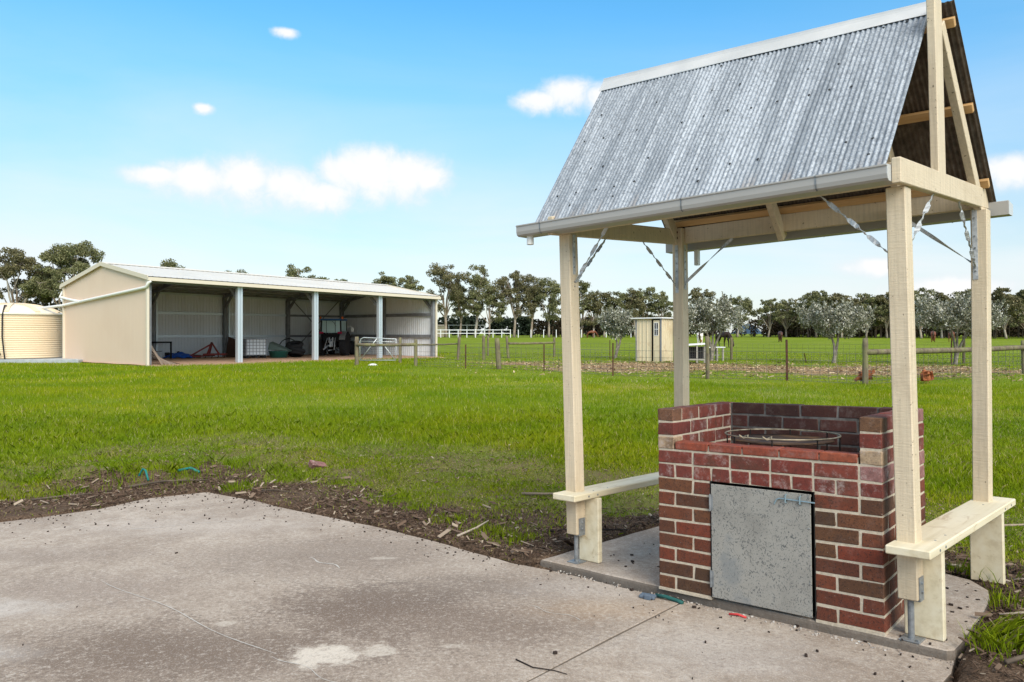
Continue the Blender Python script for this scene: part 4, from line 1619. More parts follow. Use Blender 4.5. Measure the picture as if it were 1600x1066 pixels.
# ------------------------------------------------------------------ rain tank
tz = gz(-27.9, 43)
b = MB()
b.cbox(-33.5, -22.75, 40.3, 45.8, tz - .2, tz + .20, .02)
tag(b.build('tank_plinth', PLINTH), 'low grey concrete plinth under the beige rain tank', 'plinth')
tank = thing('rain_tank', 'round beige ribbed rainwater tank beside the cream shed', 'water tank', (-27.9, 43, tz + .205))
pr = []
nr = 20
for i in range(nr):
    z = .02 + 2.36 * i / nr
    h_ = 2.36 / nr
    pr += [(2.395, z), (2.42, z + h_ * .25), (2.42, z + h_ * .62), (2.395, z + h_ * .85)]
pr.append((2.36, 2.38))
b = MB()
b.lathe(pr, 64)
b.build('wall', TANK, tank)
b = MB()
b.lathe([(2.46, 2.36), (2.48, 2.46), (2.40, 2.52), (1.95, 2.74), (1.2, 2.92), (.5, 3.0), (.0, 3.0)], 64)
lid = b.build('lid', TANK_LID, tank, True)
for i in range(10):
    a_ = i * math.pi / 5 + .12
    b = MB()
    dv = Vector((math.cos(a_), math.sin(a_), 0))
    pts = [dv * 2.40 + Vector((0, 0, 2.52)), dv * 1.95 + Vector((0, 0, 2.75)), dv * 1.2 + Vector((0, 0, 2.94)), dv * .55 + Vector((0, 0, 3.02))]
    for p0, p1 in zip(pts[:-1], pts[1:]):
        b.beam(p0, p1, .26, .09)
    b.build('lid_rib', TANK, lid)
b = MB()
a0 = Vector((.95, -2.22, 0))
b.tube([(.70, -1.65, 2.86), (.80, -1.95, 2.86), (.93, -2.28, 2.5), (.93, -2.33, 2.3), (.98, -2.42, 1.2), (1.08, -2.42, .3), (1.15, -2.45, -.02)], .035, 8)
b.build('overflow_hose', RUBBER, tank, True)
b = MB()
b.tube([(.30, -2.38, .62), (.40, -2.5, .42), (.46, -2.56, .10), (.52, -2.58, .02), (.62, -2.56, .08), (.72, -2.52, .36), (.86, -2.5, .40), (.90, -2.5, .22)], .06, 8)
b.build('outlet_pipe', RUBBER, tank, True)
b = MB()
b.tube([(.26, -2.36, .70), (.40, -2.5, .42)], .066, 8)
b.build('pipe_collar', PVC, tank, True)

# ------------------------------------------------------------------ things stored in the shed


def at_shed(x, y):
    q = M_SHED @ Vector((x, y, 0))
    return q.x, q.y, gz(q.x, q.y) + .055


def tractor():
    X, Y = -12.12, 52.0
    Z = gz(X, Y) + .05
    t_ = thing('tractor', 'blue tractor with a glazed cab parked nose in under the shed roof', 'tractor', (X, Y, Z), R(-3))
    # local: forward +y, rear axle at y = 0
    for s in (-1, 1):
        wn = MB()
        wn.lathe([(.40, -.20), (.70, -.22), (.78, -.18), (.80, 0), (.78, .18), (.70, .22), (.40, .20)], 28, (s * .82, 0, .80), (1, 0, 0))
        for i in range(18):                            # lugs in a chevron
            a_ = 2 * math.pi * i / 18
            for h in (-1, 1):
                aa = a_ + (0 if h > 0 else math.pi / 18)
                p0 = (s * .82 + h * .02, .79 * math.cos(aa), .80 + .79 * math.sin(aa))
                p1 = (s * .82 + h * .21, .79 * math.cos(aa + .22), .80 + .79 * math.sin(aa + .22))
                wn.beam(p0, p1, .05, .06, (0, math.cos(aa), math.sin(aa)))
        wh = wn.build('rear_wheel', RUBBER, t_)
        b = MB()
        b.lathe([(.0, -.05), (.12, -.05), (.18, .02), (.38, .04), (.42, .12), (.42, -.20), (.0, -.20)], 24, (s * .90, 0, .80), (s, 0, 0))
        b.build('rim', CREAM_RIM, wh)
        b = MB()
        b.lathe([(.25, -.15), (.45, -.16), (.50, 0), (.45, .16), (.25, .15)], 20, (s * .75, 2.25, .50), (1, 0, 0))
        b.lathe([(.0, -.12), (.26, -.12), (.26, .12), (.0, .12)], 16, (s * .75, 2.25, .50), (1, 0, 0))
        b.build('front_wheel', RUBBER, t_)
        b = MB()                                      # fender over the rear wheel
        for i in range(7):
            a_ = R(20 + 20 * i)
            a2 = R(40 + 20 * i)
            if i < 6:
                b.beam((s * .84, -.86 * math.cos(a_), .80 + .86 * math.sin(a_)), (s * .84, -.86 * math.cos(a2), .80 + .86 * math.sin(a2)), .40, .03, (0, -math.cos(a_), math.sin(a_)))
        b.build('fender', DARK_STEEL, t_)
        b = MB()
        b.cbox(s * .63 - .14, s * .63 + .14, -.60, -.52, 1.50, 1.62, .01)
        b.build('tail_lamp', TAIL, t_)
        b = MB()
        b.lathe([(.07, 0), (.07, .10), (.04, .16), (.0, .17)], 12, (s * .74, -.35, 2.48))
        b.build('beacon', AMBER, t_)
        b = MB()
        b.tube([(s * .72, .95, 1.95), (s * 1.02, 1.0, 1.98), (s * 1.05, 1.0, 1.70)], .018, 6)
        b.cbox(s * 1.08 - .10, s * 1.08 + .10, .98, 1.02, 1.62, 1.92, .01)
        b.build('mirror', PVC, t_)
    b = MB()
    b.cbox(-.32, .32, -.25, 2.55, .55, 1.05, .05)
    b.cbox(-.62, .62, -.35, .85, .95, 1.50, .05)
    b.build('chassis', RUBBER, t_)
    b = MB()
    b.cbox(-.36, .36, .95, 2.75, 1.02, 1.55, .08)
    b.build('bonnet', BLUE, t_)
    b = MB()
    for (x, y) in ((-.68, -.45), (.68, -.45), (-.68, .95), (.68, .95)):
        b.beam((x, y, 1.45), (x * .95, y * .95, 2.42), .07, .07)
    for y in (-.45, .95):
        b.beam((-.70, y, 1.46), (.70, y, 1.46), .07, .10)
    for x in (-.68, .68):
        b.beam((x, -.5, 1.46), (x, 1.0, 1.46), .07, .09)
    cab = b.build('cab_frame', RUBBER, t_)
    b = MB()
    b.hexa([(-.61, -.46, 1.56), (.61, -.46, 1.56), (.61, -.45, 1.56), (-.61, -.45, 1.56), (-.585, -.44, 2.36), (.585, -.44, 2.36), (.585, -.43, 2.36), (-.585, -.43, 2.36)])
    b.build('rear_window', GLASS, cab)
    for s in (-1, 1):
        b = MB()
        b.box(s * .665 - .005, s * .665 + .005, -.38, .9, 1.52, 2.36)
        b.build('side_window', GLASS, cab)
        b = MB()
        b.box(s * .30 - .012, s * .30 + .012, -.475, -.455, 1.56, 2.36)
        b.build('window_bar', RUBBER, cab)
    b = MB()
    b.box(-.6, .6, .93, .94, 1.52, 2.36)
    b.build('windscreen', GLASS, cab)
    b = MB()
    b.tube([(.08, -.48, 2.32), (.22, -.49, 2.24), (.34, -.49, 2.0)], .014, 5)
    b.build('wiper', RUBBER, cab)
    b = MB()
    b.cbox(-.72, .72, -.56, 1.05, 2.38, 2.50, .04)
    b.build('cab_roof', BLUE, t_)
    b = MB()                                          # three point linkage and drawbar
    for s in (-1, 1):
        b.beam((s * .22, -.3, .72), (s * .36, -.95, .45), .06, .08)
        b.beam((s * .26, -.3, 1.25), (s * .32, -.80, .62), .04, .05)
        b.cyl((s * .12, -.45, .9), (s * .12, -.45, 1.25), .05, 8)
    b.beam((0, -.3, 1.15), (0, -.85, .95), .07, .07)
    b.beam((0, -.2, .42), (0, -.95, .38), .09, .05)
    b.cyl((0, -.5, .70), (0, -.62, .70), .09, 10)
    b.cbox(-.12, .12, -.45, -.36, .60, 1.0, .03)
    b.build('linkage', GALV, t_)
    b = MB()
    b.cyl((-.42, 1.3, 1.5), (-.42, 1.3, 2.45), .04, 8)
    b.build('exhaust', RUBBER, t_)


tractor()


def ibc():
    X, Y = -15.75, 47.0
    t_ = thing('liquid_tote', 'white plastic liquid tote in a wire cage on the shed floor', 'water container', (X, Y, gz(X, Y) + .06), R(32))
    b = MB()
    b.cbox(-.57, .57, -.47, .47, .17, 1.16, .05)
    b.build('bottle', IBC_W, t_)
    b = MB()
    for i in range(6):
        z = .20 + i * .19
        for (p0, p1) in (((-.6, -.5), (.6, -.5)), ((.6, -.5), (.6, .5)), ((.6, .5), (-.6, .5)), ((-.6, .5), (-.6, -.5))):
            b.beam((*p0, z), (*p1, z), .028, .028)
    for i in range(7):
        x = -.6 + i * .2
        for y in (-.5, .5):
            b.beam((x, y, .14), (x, y, 1.17), .026, .026)
    for i in range(1, 5):
        y = -.5 + i * .2
        for x in (-.6, .6):
            b.beam((x, y, .14), (x, y, 1.17), .026, .026)
    b.build('cage', CAGE, t_)
    b = MB()
    b.box(-.6, .6, -.5, .5, .10, .14)
    for x in (-.52, 0, .52):
        for y in (-.42, 0, .42):
            b.box(x - .07, x + .07, y - .06, y + .06, 0, .10)
    b.build('pallet', RUBBER, t_)


ibc()
X, Y = -14.45, 47.6
Z = gz(X, Y) + .06
t_ = thing('feed_trough', 'round teal plastic feed tub on the shed floor', 'tub', (X, Y, Z))
b = MB()
b.lathe([(.50, 0), (.58, .36), (.62, .38), (.62, .41), (.55, .40), (.47, .05), (.0, .05)], 28)
b.build('bowl', TEAL, t_, True)
b = MB()
nv = [(-.55, -.32), (.55, -.32), (.55, .32), (-.55, .32)]
b.hexa([(-.64, -.40, .50), (.60, -.40, .38), (.60, .40, .38), (-.64, .40, .58), (-.56, -.34, .94), (.62, -.44, .44), (.62, .44, .44), (-.56, .34, 1.0)])
o = b.build('trough_lid', DKGREEN)
o.location = (X + .02, Y + .25, Z)
tag(o, 'dark green trough tipped over on the teal tub', 'trough')
b = MB()
for i in range(4):
    b.ring((-13.75 + .12 * math.sin(i * 2), 48.75, .30 + gz(-13.7, 48.7) + .19 * i), .42, .13, 22, 8, (.12 * math.sin(i), .3 * math.cos(i), 1))
tag(b.build('tyre_pile', RUBBER, None, True), 'heap of black tyres behind the dark green trough', 'tyres')
b = MB()
b.tube([(-14.3 + .62 * math.cos(a_ / 3), 49.2, gz(-14, 49) + .62 + .62 * math.sin(a_ / 3)) for a_ in range(0, 20)], .03, 6, False)
tag(b.build('hose_loop', RUBBER, None, True), 'black hose loop standing above the tyre heap', 'hose')

X, Y = -18.4, 46.8
Z = gz(X, Y) + .06
t_ = thing('farm_implement', 'red A-frame farm implement lying in the left bay of the shed', 'farm implement', (X, Y, Z), R(10))
for nm, segs in (('headstock', [((-.15, 0, .2), (.1, 0, .95)), ((.1, 0, .95), (.55, 0, .2)), ((-.1, .3, .2), (.1, .1, .95))]),
                 ('drawbar', [((-1.15, -.1, .10), (.05, 0, .82)), ((-1.15, -.1, .08), (.3, 0, .16))]),
                 ('toolbar', [((-.35, -.2, .22), (.95, -.2, .22)), ((-.35, .35, .22), (.95, .35, .22)), ((.9, -.2, .22), (.9, .35, .22)), ((-.3, -.2, .22), (-.3, .35, .22))])):
    b = MB()
    for p0, p1 in segs:
        b.beam(p0, p1, .09, .09)
    b.build(nm, RED, t_)
for i in range(4):
    b = MB()
    x = -.25 + i * .36
    b.tube([(x, -.2, .22), (x + .1, -.28, .12), (x + .02, -.3, 0.0)], .03, 6)
    b.build('tine', RUSTY, t_)
b = MB()
b.hexa([(-.45, -.03, 0), (.50, -.03, 0), (.50, .03, 0), (-.45, .03, 0), (-.42, .28, 1.30), (.42, .28, 1.02), (.42, .33, 1.02), (-.42, .33, 1.30)])
o = b.build('leaning_board', RUSTY)
o.location = (-17.75, 48.9, gz(-17.7, 48.9) + .05)
tag(o, 'dark rusty sheet leaning beside the red implement', 'metal sheet')
bm = bmesh.new()
bmesh.ops.create_grid(bm, x_segments=22, y_segments=14, size=1)
for v_ in bm.verts:
    r_ = math.hypot(v_.co.x, v_.co.y)
    v_.co = Vector((v_.co.x * .85, v_.co.y * .55, .33 * max(0, 1 - r_) ** .6 + .05 * math.sin(v_.co.x * 9) * math.cos(v_.co.y * 7) + .05))
me = bpy.data.meshes.new('blue_tarp')
bm.to_mesh(me)
bm.free()
me.materials.append(TARP)
o = link('tarp', me)
o.location = (-20.15, 46.6, gz(-20, 46.6) + .05)
tag(o, 'crumpled bright blue tarp on the shed floor', 'tarp')
b = MB()
b.ring((-.35, 0, .22), .45, .14, 24, 8, (.15, .1, 1))
b.tube([(-.6, .3, .1), (.2, .1, .35), (.9, .2, .12), (1.6, .3, .08)], .10, 7)
o = b.build('hose_heap', RUBBER, None, True)
o.location = (-20.8, 47.1, gz(-20, 46) + .05)
tag(o, 'black hose and tyre heaped behind the blue tarp', 'hose')
t_ = thing('steel_stand', 'black steel stand by the left wall of the shed', 'stand', (-21.1, 45.6, gz(-21, 45.6) + .05), R(15))
b = MB()
b.beam((-.85, 0, .98), (.85, 0, .98), .10, .09)
b.build('top_rail', RUBBER, t_)
for x in (-.8, .8):
    b = MB()
    b.beam((x, 0, 0), (x, 0, .94), .09, .09)
    b.build('leg', RUBBER, t_)
b = MB()
b.beam((-.4, .05, .42), (.3, .05, .45), .10, .05)
b.build('vice_bar', DARK_STEEL, t_)
GP = 'planks leaning inside the shed'
for i, (lab, l_) in enumerate([('longest brown plank, innermost of those leaning on the gable wall', 2.1), ('brown plank second from the gable wall in the leaning planks', 1.9), ('middle one of the brown planks leaning on the gable wall', 1.8),
                               ('brown plank second from the outside of the leaning planks', 1.5), ('shortest brown plank, lying flattest of those by the gable wall', 1.2)]):
    x, y, z = at_shed(.75 + .24 * i, .15 + .08 * i)
    x1, y1, z1 = at_shed(.22, .7 + .40 * i)
    b = MB()
    b.beam((x, y, z), (x1, y1, z + 1.25 - .20 * i), .15, .05, (0, 0, 1))
    o = b.build('plank', PLANK)
    tag(o, lab, 'plank', GP)

# ------------------------------------------------------------------ fences


def posts_fence(name, label, posts, rails=(), wires=None, kind_post=POST, group=None):
    """posts: (x, y, height, radius, lean, material); wires: (list of points, height)"""
    x0, y0 = posts[0][:2] if posts else wires[0][0]
    t_ = thing(name, label, 'fence', (x0, y0, gz(x0, y0)), group=group)
    O_ = Vector((x0, y0, gz(x0, y0)))
    for (x, y, h, r, ln, m_) in posts:
        z = gz(x, y)
        b = MB()
        if m_ is RUST:
            for a_ in (0, 2.1, 4.2):
                b.beam(Vector((x, y, z - .1)) - O_ + Vector((math.cos(a_), math.sin(a_), 0)) * r * .5, Vector((x + ln, y, z + h)) - O_ + Vector((math.cos(a_), math.sin(a_), 0)) * r * .5, r * .9, r * .35, (math.cos(a_), math.sin(a_), 0))
            b.build('star_picket', m_, t_)
        else:
            n = 7
            b.tube([Vector((x + ln * k / n, y, z - .15 + (h + .15) * k / n)) - O_ for k in range(n + 1)], [r * random.uniform(.92, 1.06) for k in range(n)] + [r * .86], 9)
            b.build('post', m_, t_, True)
    for (p0, p1, r) in rails:
        b = MB()
        p0, p1 = Vector(p0) - O_, Vector(p1) - O_
        n = 8
        b.tube([p0.lerp(p1, k / n) + Vector((0, 0, -.02 * math.sin(math.pi * k / n) + random.uniform(-.008, .008))) for k in range(n + 1)], [r * random.uniform(.9, 1.08) for k in range(n + 1)], 8)
        b.build('rail', POST, t_, True)
    if wires:
        b = MB()
        for pts, h in wires:
            hs_ = [h * q for q in (.04, .14, .26, .40, .56, .74, 1.0)]
            for (p0, p1) in zip(pts[:-1], pts[1:]):
                L = math.dist(p0, p1)
                za, zb_ = gz(*p0), gz(*p1)
                for q in hs_:
                    b.tube([Vector((p0[0], p0[1], za + q)) - O_, Vector((p1[0], p1[1], zb_ + q)) - O_], .0062, 3, False)
                n = int(L / .30)
                for k in range(n):
                    s = k / n
                    x, y, z = p0[0] + (p1[0] - p0[0]) * s, p0[1] + (p1[1] - p0[1]) * s, za + (zb_ - za) * s
                    b.tube([Vector((x, y, z + .03)) - O_, Vector((x, y, z + h)) - O_], .0054, 3, False)
        tag(b.build('wire_mesh', WIRE, t_), kind='stuff')
    return t_


posts_fence('rail_fence', 'weathered timber post and rail fence in front of the tube gate', [(-7.45, 36.88, 1.40, .10, 0, POST), (-5.83, 40.03, 1.34, .085, 0, POST), (-4.55, 36.31, 1.28, .085, .0, POST)],
            [((-7.45, 36.80, 1.02), (-4.55, 36.24, 1.04), .075)])
gate = thing('farm_gate', 'grey tube farm gate with crossed braces near the shed', 'gate', (-8.11, 40.9, gz(-8.1, 40.9)))
b = MB()
gd = Vector((2.05, -.44, 0))
u = gd.normalized()
b.tube([u * .02 + Vector((0, 0, .12)), u * .02 + Vector((0, 0, 1.12)), u * .08 + Vector((0, 0, 1.26)), u * .24 + Vector((0, 0, 1.33)), u * 2.05 + Vector((0, 0, 1.25)), u * 2.05 + Vector((0, 0, .14)), u * .02 + Vector((0, 0, .12))], .028, 8)
b.build('frame', TUBE, gate, True)
for p0, p1 in ((u * .06 + Vector((0, 0, .16)), u * .98 + Vector((0, 0, 1.28))), (u * 1.08 + Vector((0, 0, 1.28)), u * 1.98 + Vector((0, 0, .18)))):
    b = MB()
    b.tube([p0, p1], .022, 6)
    b.build('brace', TUBE, gate, True)
b = MB()
b.tube([u * .06 + Vector((0, .02, 1.13)), u * 2.0 + Vector((0, .02, 1.10))], .018, 6)
b.build('crossbar', TUBE, gate, True)
b = MB()
for i in range(9):
    b.tube([u * .03 + Vector((0, 0, .2 + i * .1)), u * 2.04 + Vector((0, 0, .2 + i * .1))], .005, 3, False)
for i in range(14):
    b.tube([u * (.1 + i * .145) + Vector((0, 0, .13)), u * (.1 + i * .145) + Vector((0, 0, 1.12))], .004, 3, False)
tag(b.build('mesh_infill', WIRE, gate), kind='stuff')

front = [(-4.55, 36.31), (-2.06, 34.19), (-.56, 33.58), (1.33, 31.87), (3.74, 28.48), (6.78, 26.62), (9.09, 25.39), (10.66, 23.19)]
posts_fence('yard_fence', 'chicken yard fence of timber posts, rusty pickets and wire mesh nearest the lawn',
            [(-.56, 33.58, 1.36, .115, -.10, POST), (-2.06, 34.19, 1.07, .04, .0, RUST), (1.33, 31.87, 1.12, .04, 0, RUST), (3.74, 28.48, 1.22, .035, 0, RUST), (6.78, 26.62, 1.48, .072, -.02, POST),
             (9.09, 25.39, 1.36, .045, -.02, RUST), (10.66, 23.19, 1.42, .085, 0, POST), (19.6, 29.4, 1.3, .085, -.05, POST)],
            [((10.66, 23.14, 1.00), (19.6, 29.3, 1.03), .088)], [(front, .95), ([(10.66, 23.19), (15.2, 26.3), (19.6, 29.4)], .95)])
back = [(-3.17, 44.81), (-1.7, 45.91), (-.22, 48.78), (2.79, 50.71), (6.04, 47.42), (12.92, 45.25), (23.53, 40.03), (31, 37)]
posts_fence('paddock_fence', 'grey timber post and wire fence behind the olive trees along the horse paddock',
            [(-3.17, 44.81, 1.38, .085, .10, POST), (-1.7, 45.91, 1.45, .09, 0, POST), (-1.65, 53.0, 1.35, .07, 0, POST), (-.22, 48.78, 1.40, .085, -.12, POST), (2.79, 50.71, 1.30, .08, 0, POST), (6.04, 47.42, 1.15, .035, 0, RUST),
             (12.92, 45.25, 1.32, .08, 0, POST), (23.53, 40.03, 1.43, .075, 0, POST), (21.85, 38.2, 1.22, .04, 0, RUST), (15.7, 41.0, .5, .035, -.1, RUST)],
            [((-.20, 48.7, .92), (2.79, 50.65, .95), .07), ((-3.17, 44.75, .96), (-4.5, 36.4, 1.02), .045)], [(back, .95)])


def white_fence(label, x0, y0, x1, y1, n, h, rails=True, cap=0):
    t_ = thing('white_fence', label, 'fence', (x0, y0, gz(x0, y0)), group='far white fences')
    L = Vector((x1 - x0, y1 - y0, gz(x1, y1) - gz(x0, y0)))
    for i in range(n + 1):
        p_ = L * (i / n)
        b = MB()
        b.cbox(p_.x - .065, p_.x + .065, p_.y - .06, p_.y + .06, p_.z - .1, p_.z + h, .01)
        b.build('post', WHITE, t_)
    if rails:
        for z in (h - .10, h * .52):
            b = MB()
            b.beam(Vector((0, -.08, z)), L + Vector((0, -.08, z)), .05, .11)
            b.build('rail', WHITE, t_)


white_fence('white post and rail fence behind the gum trees just right of the shed', -18.5, 146, -.3, 146, 11, 1.55)
white_fence('short white rail with raised bar in the gap between two gum trunks', -13.0, 158, -5.5, 158, 2, 2.5)
white_fence('row of white posts without rails far behind the left shelter post', 1.2, 147, 28, 150, 11, 1.5, False)
white_fence('white post and rail fence seen between the rain tank and the shed', -62, 104, -50, 106, 5, 1.3)
b = MB()
b.cbox(-1.1, 1.1, -.8, .8, 0, 2.2, .03)
b.hexa([(-1.2, -.9, 2.2), (1.2, -.9, 2.2), (1.2, .9, 2.2), (-1.2, .9, 2.2), (-1.2, -.1, 2.5), (1.2, -.1, 2.5), (1.2, .1, 2.5), (-1.2, .1, 2.5)])
o = b.build('feed_bin', mat('tan_bin', (.42, .36, .25), .7))
o.location = (-14.6, 155, gz(-14.6, 155))
tag(o, 'small tan hut behind the white fence among the gum trunks', 'hut')

b = MB()
b.lathe([(.30, 0), (.33, .03), (.22, .10), (.05, .13), (0, .13)], 12)
o = b.build('feed_bag', WHITE, None, True)
o.scale = (.75, .4, .8)
o.location = (-6.65, 36.75, gz(-6.6, 36.8) + .01)
tag(o, 'crumpled white bag lying on the lawn below the gate', 'bag')

# ------------------------------------------------------------------ garden shed, hutch and table
gs = thing('garden_shed', 'small cream metal garden shed with a half open sliding door', 'garden shed', (8.10, 41.8, gz(8.1, 41.8)), math.atan2(-.6, .8))
# local: front along -x (0 .. -1.5), depth along +y


def gs_wall(name, p0, p1, out, h0, h1, skip=None):
    p0, p1 = Vector(p0), Vector(p1)
    L = (p1 - p0).length
    d = (p1 - p0).normalized()
    n_ = Vector(out)
    b = MB()
    us = []
    u = 0
    while u < L:
        us += [(u, 0), (min(u + .17, L), 0), (min(u + .18, L), .022), (min(u + .22, L), .022)]
        u += .23
    us.append((L, 0))
    for o_ in (0, -.012):
        vs = []
        for u, h in us:
            q = p0 + d * u + n_ * (h + o_)
            vs += [(q.x, q.y, .02), (q.x, q.y, h0 + (h1 - h0) * u / L)]
        b.add(vs, [[2 * i, 2 * i + 2, 2 * i + 3, 2 * i + 1] for i in range(len(us) - 1)])
    return b.build(name, GS_WALL, gs)


gs_wall('front_panel', (-1.48, 0, 0), (-.56, 0, 0), (0, -1, 0), 2.32, 2.34)
gs_wall('side_wall', (0, .02, 0), (0, 1.5, 0), (1, 0, 0), 2.36, 2.36)
gs_wall('side_wall', (-1.48, 0, 0), (-1.48, 1.5, 0), (-1, 0, 0), 2.32, 2.32)
gs_wall('back_wall', (-1.48, 1.5, 0), (0, 1.5, 0), (0, 1, 0), 2.32, 2.36)
b = MB()
b.box(-.56, -.05, .10, .11, .02, 2.33)
b.build('door_gap_shade', GS_DARK, gs)  # near-black sheet, the shade inside the doorway put into its colour
b = MB()
b.cbox(-.44, -.08, -.035, -.005, .0, 2.27, .008)
dr = b.build('door', GS_WALL, gs)
b = MB()
b.box(-.37, -.15, -.040, -.036, 1.45, 2.12)
wn = b.build('window', GS_DARK, gs)
b = MB()
for x in (-.38, -.26, -.14):
    b.box(x - .012, x + .012, -.052, -.041, 1.43, 2.14)
for z in (1.44, 1.78, 2.13):
    b.box(-.39, -.13, -.0525, -.0405, z - .012, z + .012)
b.build('window_bars', WHITE, wn)
b = MB()
b.box(-.035, .03, -.04, .03, 0, 2.36)
b.box(-1.52, -1.46, -.04, .02, 0, 2.33)
b.build('corner_trim', PORTAL, gs)
b = MB()
b.hexa([(-1.75, -.15, 2.36), (.12, -.15, 2.37), (.12, 1.65, 2.37), (-1.75, 1.65, 2.36), (-1.75, -.15, 2.42), (.12, -.15, 2.43), (.12, 1.65, 2.45), (-1.75, 1.65, 2.44)])
b.build('roof', WHITE, gs)

hu = thing('rabbit_hutch', 'wooden animal hutch with wire front and pale lid beside the garden shed', 'hutch', (9.25, 40.3, gz(9.2, 40.3)), R(-10))
b = MB()
b.hexa([(-.65, -.35, .88), (.92, -.35, .98), (.92, .45, .98), (-.65, .45, .88), (-.65, -.35, .92), (.92, -.35, 1.03), (.92, .45, 1.06), (-.65, .45, .96)])
b.build('roof', WHITE, hu)
b = MB()
b.box(-.60, -.40, -.30, .40, .12, .87)
b.build('end_panel', ORANGEWOOD, hu)
for x in (-.58, .42, .84):
    for y in (-.30, .38):
        b = MB()
        b.box(x - .035, x + .035, y - .035, y + .035, 0, .90)
        b.build('leg', GREYWOOD, hu)
b = MB()
b.box(-.40, .80, .30, .37, .20, .86)
b.box(-.40, .80, -.28, .30, .16, .20)
b.build('box', GS_DARK, hu)
b = MB()
b.box(-.42, .88, -.34, -.29, .16, .23)
b.build('sill', GREYWOOD, hu)
b = MB()
for i in range(13):
    b.tube([(-.40 + i * .1, -.31, .2), (-.40 + i * .1, -.31, .9)], .005, 3, False)
for i in range(7):
    b.tube([(-.42, -.31, .24 + i * .1), (.85, -.31, .24 + i * .1)], .005, 3, False)
tag(b.build('wire_front', WIRE, hu), kind='stuff')

tb = thing('low_table', 'low grey timber table with a white top behind the fence post', 'table', (11.25, 43.2, gz(11.2, 43.2)), R(22))
b = MB()
b.cbox(-.62, .62, -.38, .38, .74, .80, .01)
b.build('top', WHITE, tb)
for x in (-.5, .1, .5):
    for y in (-.3, .3):
        b = MB()
        b.box(x - .045, x + .045, y - .04, y + .04, 0, .74)
        b.build('leg', GREYWOOD, tb)
b = MB()
b.box(-.5, .5, -.03, .03, .30, .36)
b.build('stretcher', GREYWOOD, tb)


# ------------------------------------------------------------------ animals
def skin(name, verts, edges, radii, m_, parent=None, sub=1):
    me_ = bpy.data.meshes.new(name)
    me_.from_pydata(verts, edges, [])
    o = bpy.data.objects.new(name, me_)
    COL.objects.link(o)
    md = o.modifiers.new('skin', 'SKIN')
    for i, r_ in enumerate(radii):
        sv_ = me_.skin_vertices[0].data[i]
        sv_.radius = (r_, r_) if not isinstance(r_, tuple) else r_
        sv_.use_root = (i == 0)
    s_ = o.modifiers.new('subsurf', 'SUBSURF')
    s_.levels = s_.render_levels = sub
    dg = bpy.context.evaluated_depsgraph_get()
    me2 = bpy.data.meshes.new_from_object(o.evaluated_get(dg))
    bpy.data.objects.remove(o)
    bpy.data.meshes.remove(me_)
    me2.name = name
    me2.materials.clear()
    me2.materials.append(m_)
    me2.polygons.foreach_set('use_smooth', [True] * len(me2.polygons))
    return link(name, me2, parent)


def horse(label, x, y, rz, m_, s=1.0, up=False):
    t_ = thing('horse', label, 'horse', (x, y, gz(x, y)), rz, 'horses grazing in the paddock')
    V = [(-.50, 0, 1.24), (0, 0, 1.17), (.42, 0, 1.17), (.70, 0, 1.20)]
    rad = [.27, .29, .27, .19]
    if up:
        V += [(.95, 0, 1.45), (1.12, 0, 1.68), (1.30, 0, 1.62), (1.52, 0, 1.46)]
    else:
        V += [(.98, 0, .90), (1.20, 0, .58), (1.30, 0, .36), (1.36, 0, .08)]
    rad += [.135, .11, .105, .065]
    E = [(0, 1), (1, 2), (2, 3), (3, 4), (4, 5), (5, 6), (6, 7)]
    for sg in (-1, 1):
        k = len(V)
        V += [(-.62, sg * .16, .92), (-.60, sg * .17, .74), (-.76, sg * .17, .50), (-.70, sg * .17, .14), (-.66, sg * .17, .02)]
        rad += [.15, .105, .062, .045, .055]
        E += [(0, k), (k, k + 1), (k + 1, k + 2), (k + 2, k + 3), (k + 3, k + 4)]
        k = len(V)
        st = .10 * sg
        V += [(.46, sg * .14, .88), (.46 + st, sg * .15, .50), (.46 + st, sg * .15, .14), (.50 + st, sg * .15, .02)]
        rad += [.125, .062, .043, .053]
        E += [(2, k), (k, k + 1), (k + 1, k + 2), (k + 2, k + 3)]
    V = [tuple(q * s for q in v_) for v_ in V]
    body = skin('body', V, E, [r_ * s for r_ in rad], m_, t_)
    b = MB()
    b.tube([Vector(q) * s for q in ((-.76, 0, 1.32), (-.90, 0, 1.18), (-.93, 0, .85), (-.90, 0, .48))], [.05 * s, .075 * s, .085 * s, .02 * s], 8)
    b.build('tail', HORSE_DK, t_, True)
    h0, h1 = (V[5], V[7])
    for sg in (-1, 1):
        b = MB()
        p_ = Vector(V[5]) + Vector((.02, sg * .06, .09)) * s
        b.tube([p_, p_ + Vector((.03, sg * .03, .13)) * s], [.035 * s, .006 * s], 6)
        b.build('ear', m_, t_, True)
    b = MB()
    md = [Vector(V[3]) + Vector((-.02, 0, .17)) * s, Vector(V[4]) + Vector((.08, 0, .12)) * s, Vector(V[5]) + Vector((.09, 0, .06)) * s]
    b.tube(md, [.05 * s, .06 * s, .03 * s], 6)
    b.build('mane', HORSE_DK if m_ is not HORSE_PAINT else WHITE, t_, True)


horse('dark bay horse grazing with its head down beyond the low white table', 20.45, 74.5, R(-66), HORSE_DK, 1.12)
horse('white and brown patched horse behind the branches of the second olive tree', 20.2, 82.5, R(72), HORSE_PAINT, 1.1)
horse('dark brown horse seen from behind alone in the open paddock', 35.6, 102, R(71), HORSE_BROWN, 1.05)
horse('chestnut horse seen from behind left of the last olive trunk', 55.9, 102, R(61), HORSE_BAY, 1.08)
horse('chestnut horse half hidden by the stems of the last olive tree', 57.8, 101, R(48), HORSE_BAY, 1.05)
horse('red brown horse far off below the gums right of the left shelter post', 14.4, 140, R(10), HORSE_BAY, 1.0)


